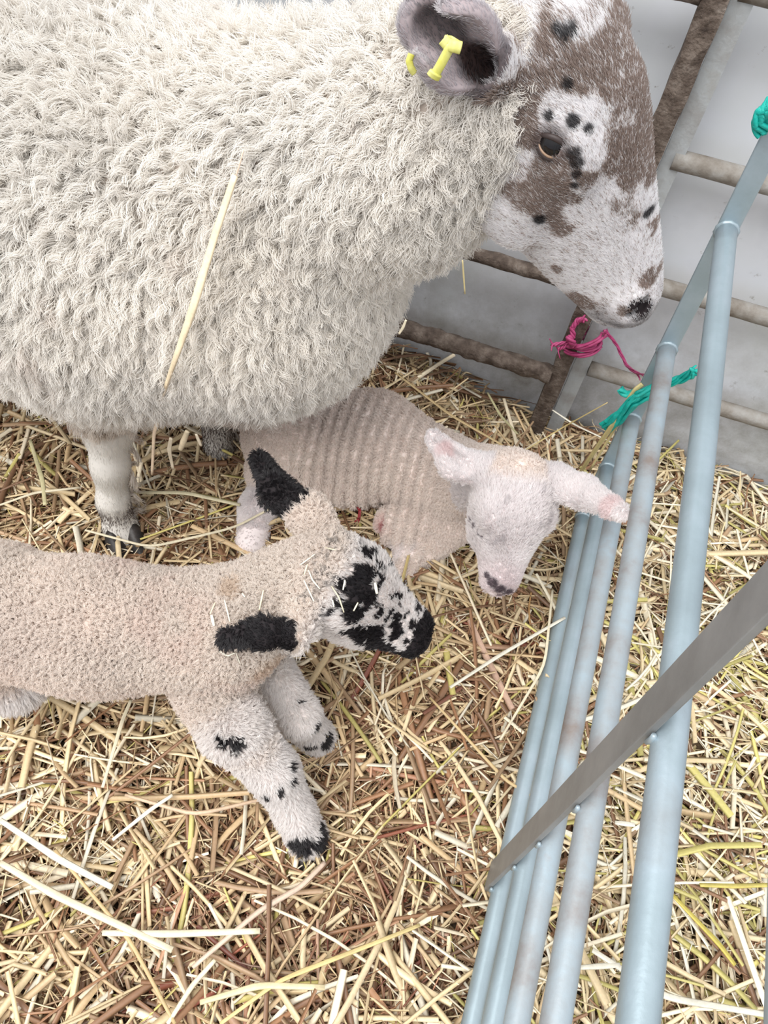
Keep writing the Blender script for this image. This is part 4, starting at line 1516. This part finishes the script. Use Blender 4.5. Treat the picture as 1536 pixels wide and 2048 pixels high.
Lh = lambda P: .0078 * (1 + .5 * (1 - sstep(-.02, .06, (P - LO) @ LM[0]))) * (1 - .55 * ear_mask(P)) * (1 - .45 * sstep(.10, .16, (P - LO) @ LM[0]) * (np.linalg.norm(P - PH(.12, 0, 0), axis=1) < .1))
coat(lamb, LV, LF, LN, 34000, 6, Lh, Dh, lamb_col, wh_, 'coat_hair', spread=.0016, curl=.0005, freq=4, rad=.00026, seed=6, K=5, conv=.3, mat=M_HAIR)
for k in (1, -1):
    uv_ball('eye', PH(.064, -.008, .0305 * k), .0078, M_EYE, lamb)
    pts = [PH(.064 + .0095 * math.sin(a) , -.008 + .0035 * math.cos(a), (.0365 - .003 * abs(math.sin(a))) * k) for a in np.linspace(-1.5, 1.5, 9)]
    V, F = tube(np.array(pts), .0015, 8)
    link('upper_lid', mesh_np('upper_lid', V, F), M_LID, lamb)
cloven_hoof(lamb, hoofR + A(.008, -.014, -.026), -0.9, .040, M_HOOF)
cloven_hoof(lamb, hoofL + A(.010, -.008, -.028), -0.6, .038, M_HOOF)
for sy in (-.032, .05): cloven_hoof(lamb, rump + A(-.01, sy * 1.1, -.275), 0.0, .030, M_HOOF)
for o_ in list(lamb.children):
    if o_.name.startswith('hoof'): o_['label'] = 'small black cloven hoof'

# ---------------- white lamb, lying
wlamb = tag(empty('lamb', A(-.24, .86, .03)), 'white newborn lamb with pinkish ears, curled up on the straw below the ewe\'s chest', 'lamb')
WO = at(1040, 955, z=.362)
WNOSE = at(1002, 1188, z=.232)
wn_ = unit(WNOSE - WO)
lat = at(954, 1058, z=.305) - at(1106, 1012, z=.316)     # towards its right eye (left in the photo)
u_ = np.cross(lat, wn_)
if u_[2] < 0: u_ = -u_
WM = frame(wn_, u_)
ws = float(np.linalg.norm(WNOSE - WO)) / .160
wf = Field((-.56, .56, .0), (.30, 1.08, .50), 0.0027)
b0, b1, b2 = at(575, 872, z=.140), at(745, 885, z=.150), at(900, 965, z=.150)
wf.chain([b0, b1, b2], [.082, .088, .074], 0.03)
wf.cone(b0 + A(.02, -.03, -.03), b0 + A(.05, -.05, -.06), .060, .050, 0.03)
wf.cone(b2 + A(.0, .0, .01), WO + WM[0] * .01 - WM[1] * .035, .066, .044, 0.03)
WP = lamb_head(wf, WO, WM, ws, 1.28)
# folded legs
wf.chain([b0 + A(-.01, -.06, -.05), at(545, 975, z=.075), at(515, 1020, z=.065), at(502, 1085, z=.055)], [.045, .034, .031, .028], 0.015)
wf.chain([b2 + A(-.01, -.05, -.04), at(800, 1050, z=.09), at(822, 1112, z=.065), at(800, 1150, z=.05)], [.045, .036, .024, .020], 0.015)
wf.chain([b2 + A(.03, -.05, -.04), at(868, 1080, z=.075), at(850, 1110, z=.055)], [.042, .030, .022], 0.015)
wf.ell((b0 + b1) / 2 + A(.02, -.01, -.045), (.13, .085, .07), None, 0.02)
# ears
wl0, wl1, wl2 = at(972, 946, z=.350), at(908, 926, z=.362), at(868, 876, z=.372)
wf.cone(WP(.004, -.012, .026 if (WM[2] @ lat) > 0 else -.026), wl0, .020, .021, 0.008)
wf.chain([wl0, wl1, wl2], [.024, .0220, .0125], 0.006, A(.15, -.55, .8), 0.45)
GU = unit(A(.15, -.55, .8))
wf.cone(wl0 * .3 + wl1 * .7 + GU * .0125, wl2 + GU * .0085, .011, .006, 0.004, mode='sub')
wr0, wr1, wr2 = at(1105, 966, z=.352), at(1165, 985, z=.390), at(1243, 1026, z=.452)
wf.cone(WP(.004, -.012, -.026 if (WM[2] @ lat) > 0 else .026), wr0, .020, .022, 0.008)
wf.chain([wr0, wr1, wr2], [.024, .0215, .0105], 0.006, A(-.1, -.55, .8), 0.40)
WV, WF = wf.mesh(2)
WN = vert_normals(WV, WF)
wear = [(wl1, .035), (wl2, .03), (wr1, .04), (wr2, .03), ((wr1 + wr2) / 2, .03), ((wl1 + wl2) / 2, .03)]


def wzone(P):
    q = (P - WO) @ WM[0]
    face = sstep(-.02, .01, q) * (np.linalg.norm(P - WP(.06, -.01, 0), axis=1) < .125)
    d1 = [np.linalg.norm(P - q_, axis=1) - r for q_, r in ((at(515, 1020, z=.065), .045), (at(502, 1085, z=.055), .045), (at(545, 985, z=.075), .035), (at(812, 1100, z=.065), .03))]
    ear_ = np.minimum(np.minimum(segd(P, wl0, wl1), segd(P, wl1, wl2)), np.minimum(segd(P, wr0, wr1), segd(P, wr1, wr2)))
    return np.clip(np.maximum(np.maximum(face, sstep(.034, .026, ear_)), sstep(.012, -.006, np.min(d1, 0))), 0, 1)


WBVH = bvh_of(WV, WF)


def wb(px, py, r):
    q = hitp(px, py, WBVH)
    if q is None: q = at(px, py, z=.23)
    return (q, r * 1.06 / FPX)


def wcol(P, n_, rg=None):
    axis = unit(b2 - b0)
    s_ = (P - b0) @ axis + 0.15 * (P - b0) @ A(0, 1, 0) * 0.4
    wr = (0.5 + 0.5 * np.sin(s_ * 2 * math.pi / .021 + 3 * (fbm(P * 10, 2) - .5))) * 0
    c = lin(250, 240, 233) * (1 + 0.16 * (fbm(P * 14, 5)[:, None] - .5)) * (1 - 0.10 * wr[:, None])
    back_ = sstep(.88, 1.0, P[:, 1])[:, None] * .16
    c = c * (1 - back_ * A(.7, .9, 1.1))
    z = wzone(P)[:, None]
    c = c * (1 - z) + lin(252, 247, 247) * z
    pk = blobs(P, [(wl1 * .55 + wl2 * .45, .016), (wr1 * .2 + wr2 * .8, .018), (at(770, 1050, z=.10), .022), (at(845, 1110, z=.055), .025), (at(560, 860, z=.18), .02)])[:, None]
    c = c * (1 - pk * .22) + lin(226, 170, 168) * pk * .22
    rd = blobs(P, [(at(772, 1052, z=.10), .012), (at(647, 905, z=.16), .005)])[:, None]
    c = c * (1 - rd * .6) + lin(205, 95, 100) * rd * .6
    fl = (sstep(.60, .72, fbm(P * 80, 61)) * .22 * (np.linalg.norm(P - WP(.05, .02, 0), axis=1) < .06))[:, None]
    c = c * (1 - fl) + lin(150, 145, 150) * fl
    nose = blobs(P, [wb(1000, 1178, 13), wb(986, 1166, 13), wb(976, 1153, 9), wb(1015, 1184, 12), wb(1030, 1181, 10), wb(1000, 1190, 10), wb(946, 1046, 5), wb(953, 1057, 6), wb(962, 1069, 6), wb(970, 1079, 4), wb(1095, 1020, 3), wb(1104, 1013, 3)])[:, None]
    pm = (sstep(.10, .15, ((P - WO) @ WM[0]) / ws) * (np.linalg.norm(P - WP(.14, -.01, 0), axis=1) < .06) * .25)[:, None]
    c = c * (1 - pm) + lin(216, 192, 196) * pm
    return c * (1 - nose * .85) + lin(96, 76, 88) * nose * .85


# skin wrinkles of the loose newborn fleece run round the trunk
axis = unit(b2 - b0)
s_ = (WV - b0) @ axis
wav = np.sin(s_ * 2 * math.pi / .0205 + 2.6 * (fbm(WV * 9, 2) - .5) + 9 * (WV[:, 1] - .85))
amp = .0042 * sstep(.02, .08, s_) * sstep(.34, .27, s_) * sstep(1.0, .90, WV[:, 1]) * (1 - wzone(WV)) * (np.linalg.norm(WV - WO, axis=1) > .13)
WV = WV + WN * (wav * amp)[:, None]
WN = vert_normals(WV, WF)
link('body', mesh_np('body', WV, WF, wcol(WV, WN) * A(.88, .83, .82)), M_SKIN, wlamb)
WBVH = bvh_of(WV, WF)
wz = wzone(WV)
wear_m = blobs(WV, wear) > .1
far_ = WN[:, 2] < -.35
Dl = lambda P, n_, rg: unit(n_ * .9 + A(-.15, -.1, -.35) + rg.normal(size=P.shape) * .40)
coat(wlamb, WV, WF, WN, 34000, 9, .0052, Dl, wcol, (1 - wz) * np.where(wear_m, 0, 1) * np.where(far_, .15, 1), 'wool', spread=.0019, curl=.0009, freq=8, rad=.00032, seed=15, K=5, conv=.45)
Lw = lambda P: .0075 * (1 - .45 * blobs(P, wear)) * (1 - .5 * sstep(.11, .16, (P - WO) @ WM[0]))
def Dg(P, n_, rg):
    hd = (np.linalg.norm(P - WP(.06, 0, 0), axis=1) < .16)[:, None]
    fl = np.where(hd, -WM[0] * .8, A(-.1, -.3, -.7)) + 0.8 * (np.stack([vnoise(P * 30, 190 + i) for i in range(3)], -1) - .5)
    return unit(fl - n_ * np.sum(fl * n_, 1)[:, None] + n_ * .5 + rg.normal(size=P.shape) * .18)
nose_w = (WV - WO) @ WM[0] > .158 * ws
coat(wlamb, WV, WF, WN, 30000, 6, Lw, Dg, wcol, np.clip(wz + wear_m, 0, 1) * np.where(nose_w, 0.1, 1) * np.where(far_, .2, 1), 'coat_hair', spread=.0016, curl=.0004, freq=4, rad=.00026, seed=16, K=5, conv=.3, mat=M_HAIR)
for px_ in ([(944, 1044), (951, 1056), (960, 1068), (972, 1078)], [(1092, 1022), (1103, 1012), (1116, 1008)]):    # closed eyes: dark lash lines
    pts = [hitp(x, y, WBVH) for x, y in px_]
    pts = [q + WM[1] * .0072 for q in pts if q is not None]
    if len(pts) > 2:
        V, F = tube(np.array(pts), .0013, 8)
        link('closed_eyelid', mesh_np('closed_eyelid', V, F), M_LID, wlamb)
V, F = strands([[at(712, 990, z=.11), at(712, 1005, z=.085), at(720, 1022, z=.07), at(716, 1045, z=.06)]], .0021, 31, 3, .0012)
link('umbilical_cord', mesh_np('umbilical_cord', V, F), M_BLOOD, wlamb)['label'] = 'short dark red cord'

# ------------------------------------------------------------------ straw caught in fleece and coats
def on(px, bvh, off):
    out = []
    for x, y in px:
        p = hit(x, y, bvh, off)
        if p is not None: out.append(p)
    return out


def stuck(px, bvh, off, w, col, label, group=None, name='straw_stalk', taper=.7, flat=.5):
    pts = on(px, bvh, off)
    if len(pts) >= 2: one_straw(name, pts, w, col, label, group=group, taper=taper, flat=flat)


def stretch(px, offs, w, col, label, taper=.7):
    """a stalk whose pixels past the fleece hang in the air below the last point on it"""
    pts = []
    last = None
    for (x, y), o_ in zip(px, offs):
        p = hit(x, y, EBVH, o_)
        ok = p is not None and p[1] < .72 and p[2] > .30
        if ok: last = p
        else: p = at(x, y, y=last[1] + 0.01 if last is not None else 0.60)
        pts.append(p)
    one_straw('straw_stalk', pts, w, col, label, taper=taper)


stretch([(487, 300), (476, 340), (468, 362)], [.050] * 3, .0020, lin(226, 198, 176), 'thin pinkish tip of straw above the long stalk on the ewe\'s flank', .6)
stretch([(470, 350), (430, 470), (385, 620), (350, 720), (330, 775)], [.048, .050, .054, .056, .058], .0115, lin(240, 220, 186), 'long pale stalk hanging down the ewe\'s fleece', .45)
stretch([(345, 745), (328, 790), (312, 812)], [.058, .058, .060], .0034, lin(232, 214, 190), 'short split straw beside the lower end of the stalk on the fleece')
stretch([(312, 812), (316, 840), (308, 865), (304, 950)], [.062] * 4, .0060, lin(238, 214, 186), 'thin straw dangling from the fleece beside the ewe\'s foreleg')
stretch([(342, 876), (338, 900), (346, 938)], [.045] * 3, .0068, lin(232, 216, 190), 'bent straw dangling under the fleece right of the ewe\'s foreleg')
stretch([(375, 862), (366, 885), (360, 900)], [.045] * 3, .0090, lin(226, 208, 176), 'short wide straw poking out under the fleece, left one of two')
stretch([(392, 868), (402, 892)], [.045] * 2, .0062, lin(232, 216, 190), 'short thin straw poking out under the fleece, right one of two')
stretch([(925, 520), (930, 588)], [.01] * 2, .0018, lin(222, 204, 150), 'fine straw hanging from the wool under the ewe\'s throat')
stretch([(812, 640), (806, 655), (798, 668)], [.01] * 3, .0030, lin(236, 224, 196), 'small curled straw at the wool above the muddy rail')
bits = [[(615, 1128), (608, 1150)], [(608, 1160), (622, 1190), (628, 1203)], [(617, 1140), (625, 1160), (640, 1178)], [(663, 1172), (678, 1195), (688, 1225)], [(690, 1160), (686, 1180)],
        [(750, 1165), (754, 1188)], [(707, 1222), (716, 1205)], [(449, 1200), (460, 1244)], [(423, 1230), (428, 1252)], [(430, 1205), (420, 1228)], [(438, 1302), (455, 1312), (470, 1306)], [(472, 1306), (480, 1328)],
        [(527, 1180), (518, 1222)], [(484, 1186), (490, 1194)], [(405, 1155), (418, 1145)], [(650, 1095), (672, 1100)], [(600, 1130), (630, 1108)], [(665, 1200), (668, 1214)]]
for i, b_ in enumerate(bits):
    stuck(b_, LBVH, .012, .0022 if i not in (5, 8) else .0042, PALE if i % 3 else CREAM, 'tiny pale scrap of straw stuck in the spotted lamb\'s coat', 'straw scraps stuck in the spotted lamb\'s coat', 'straw_scrap')
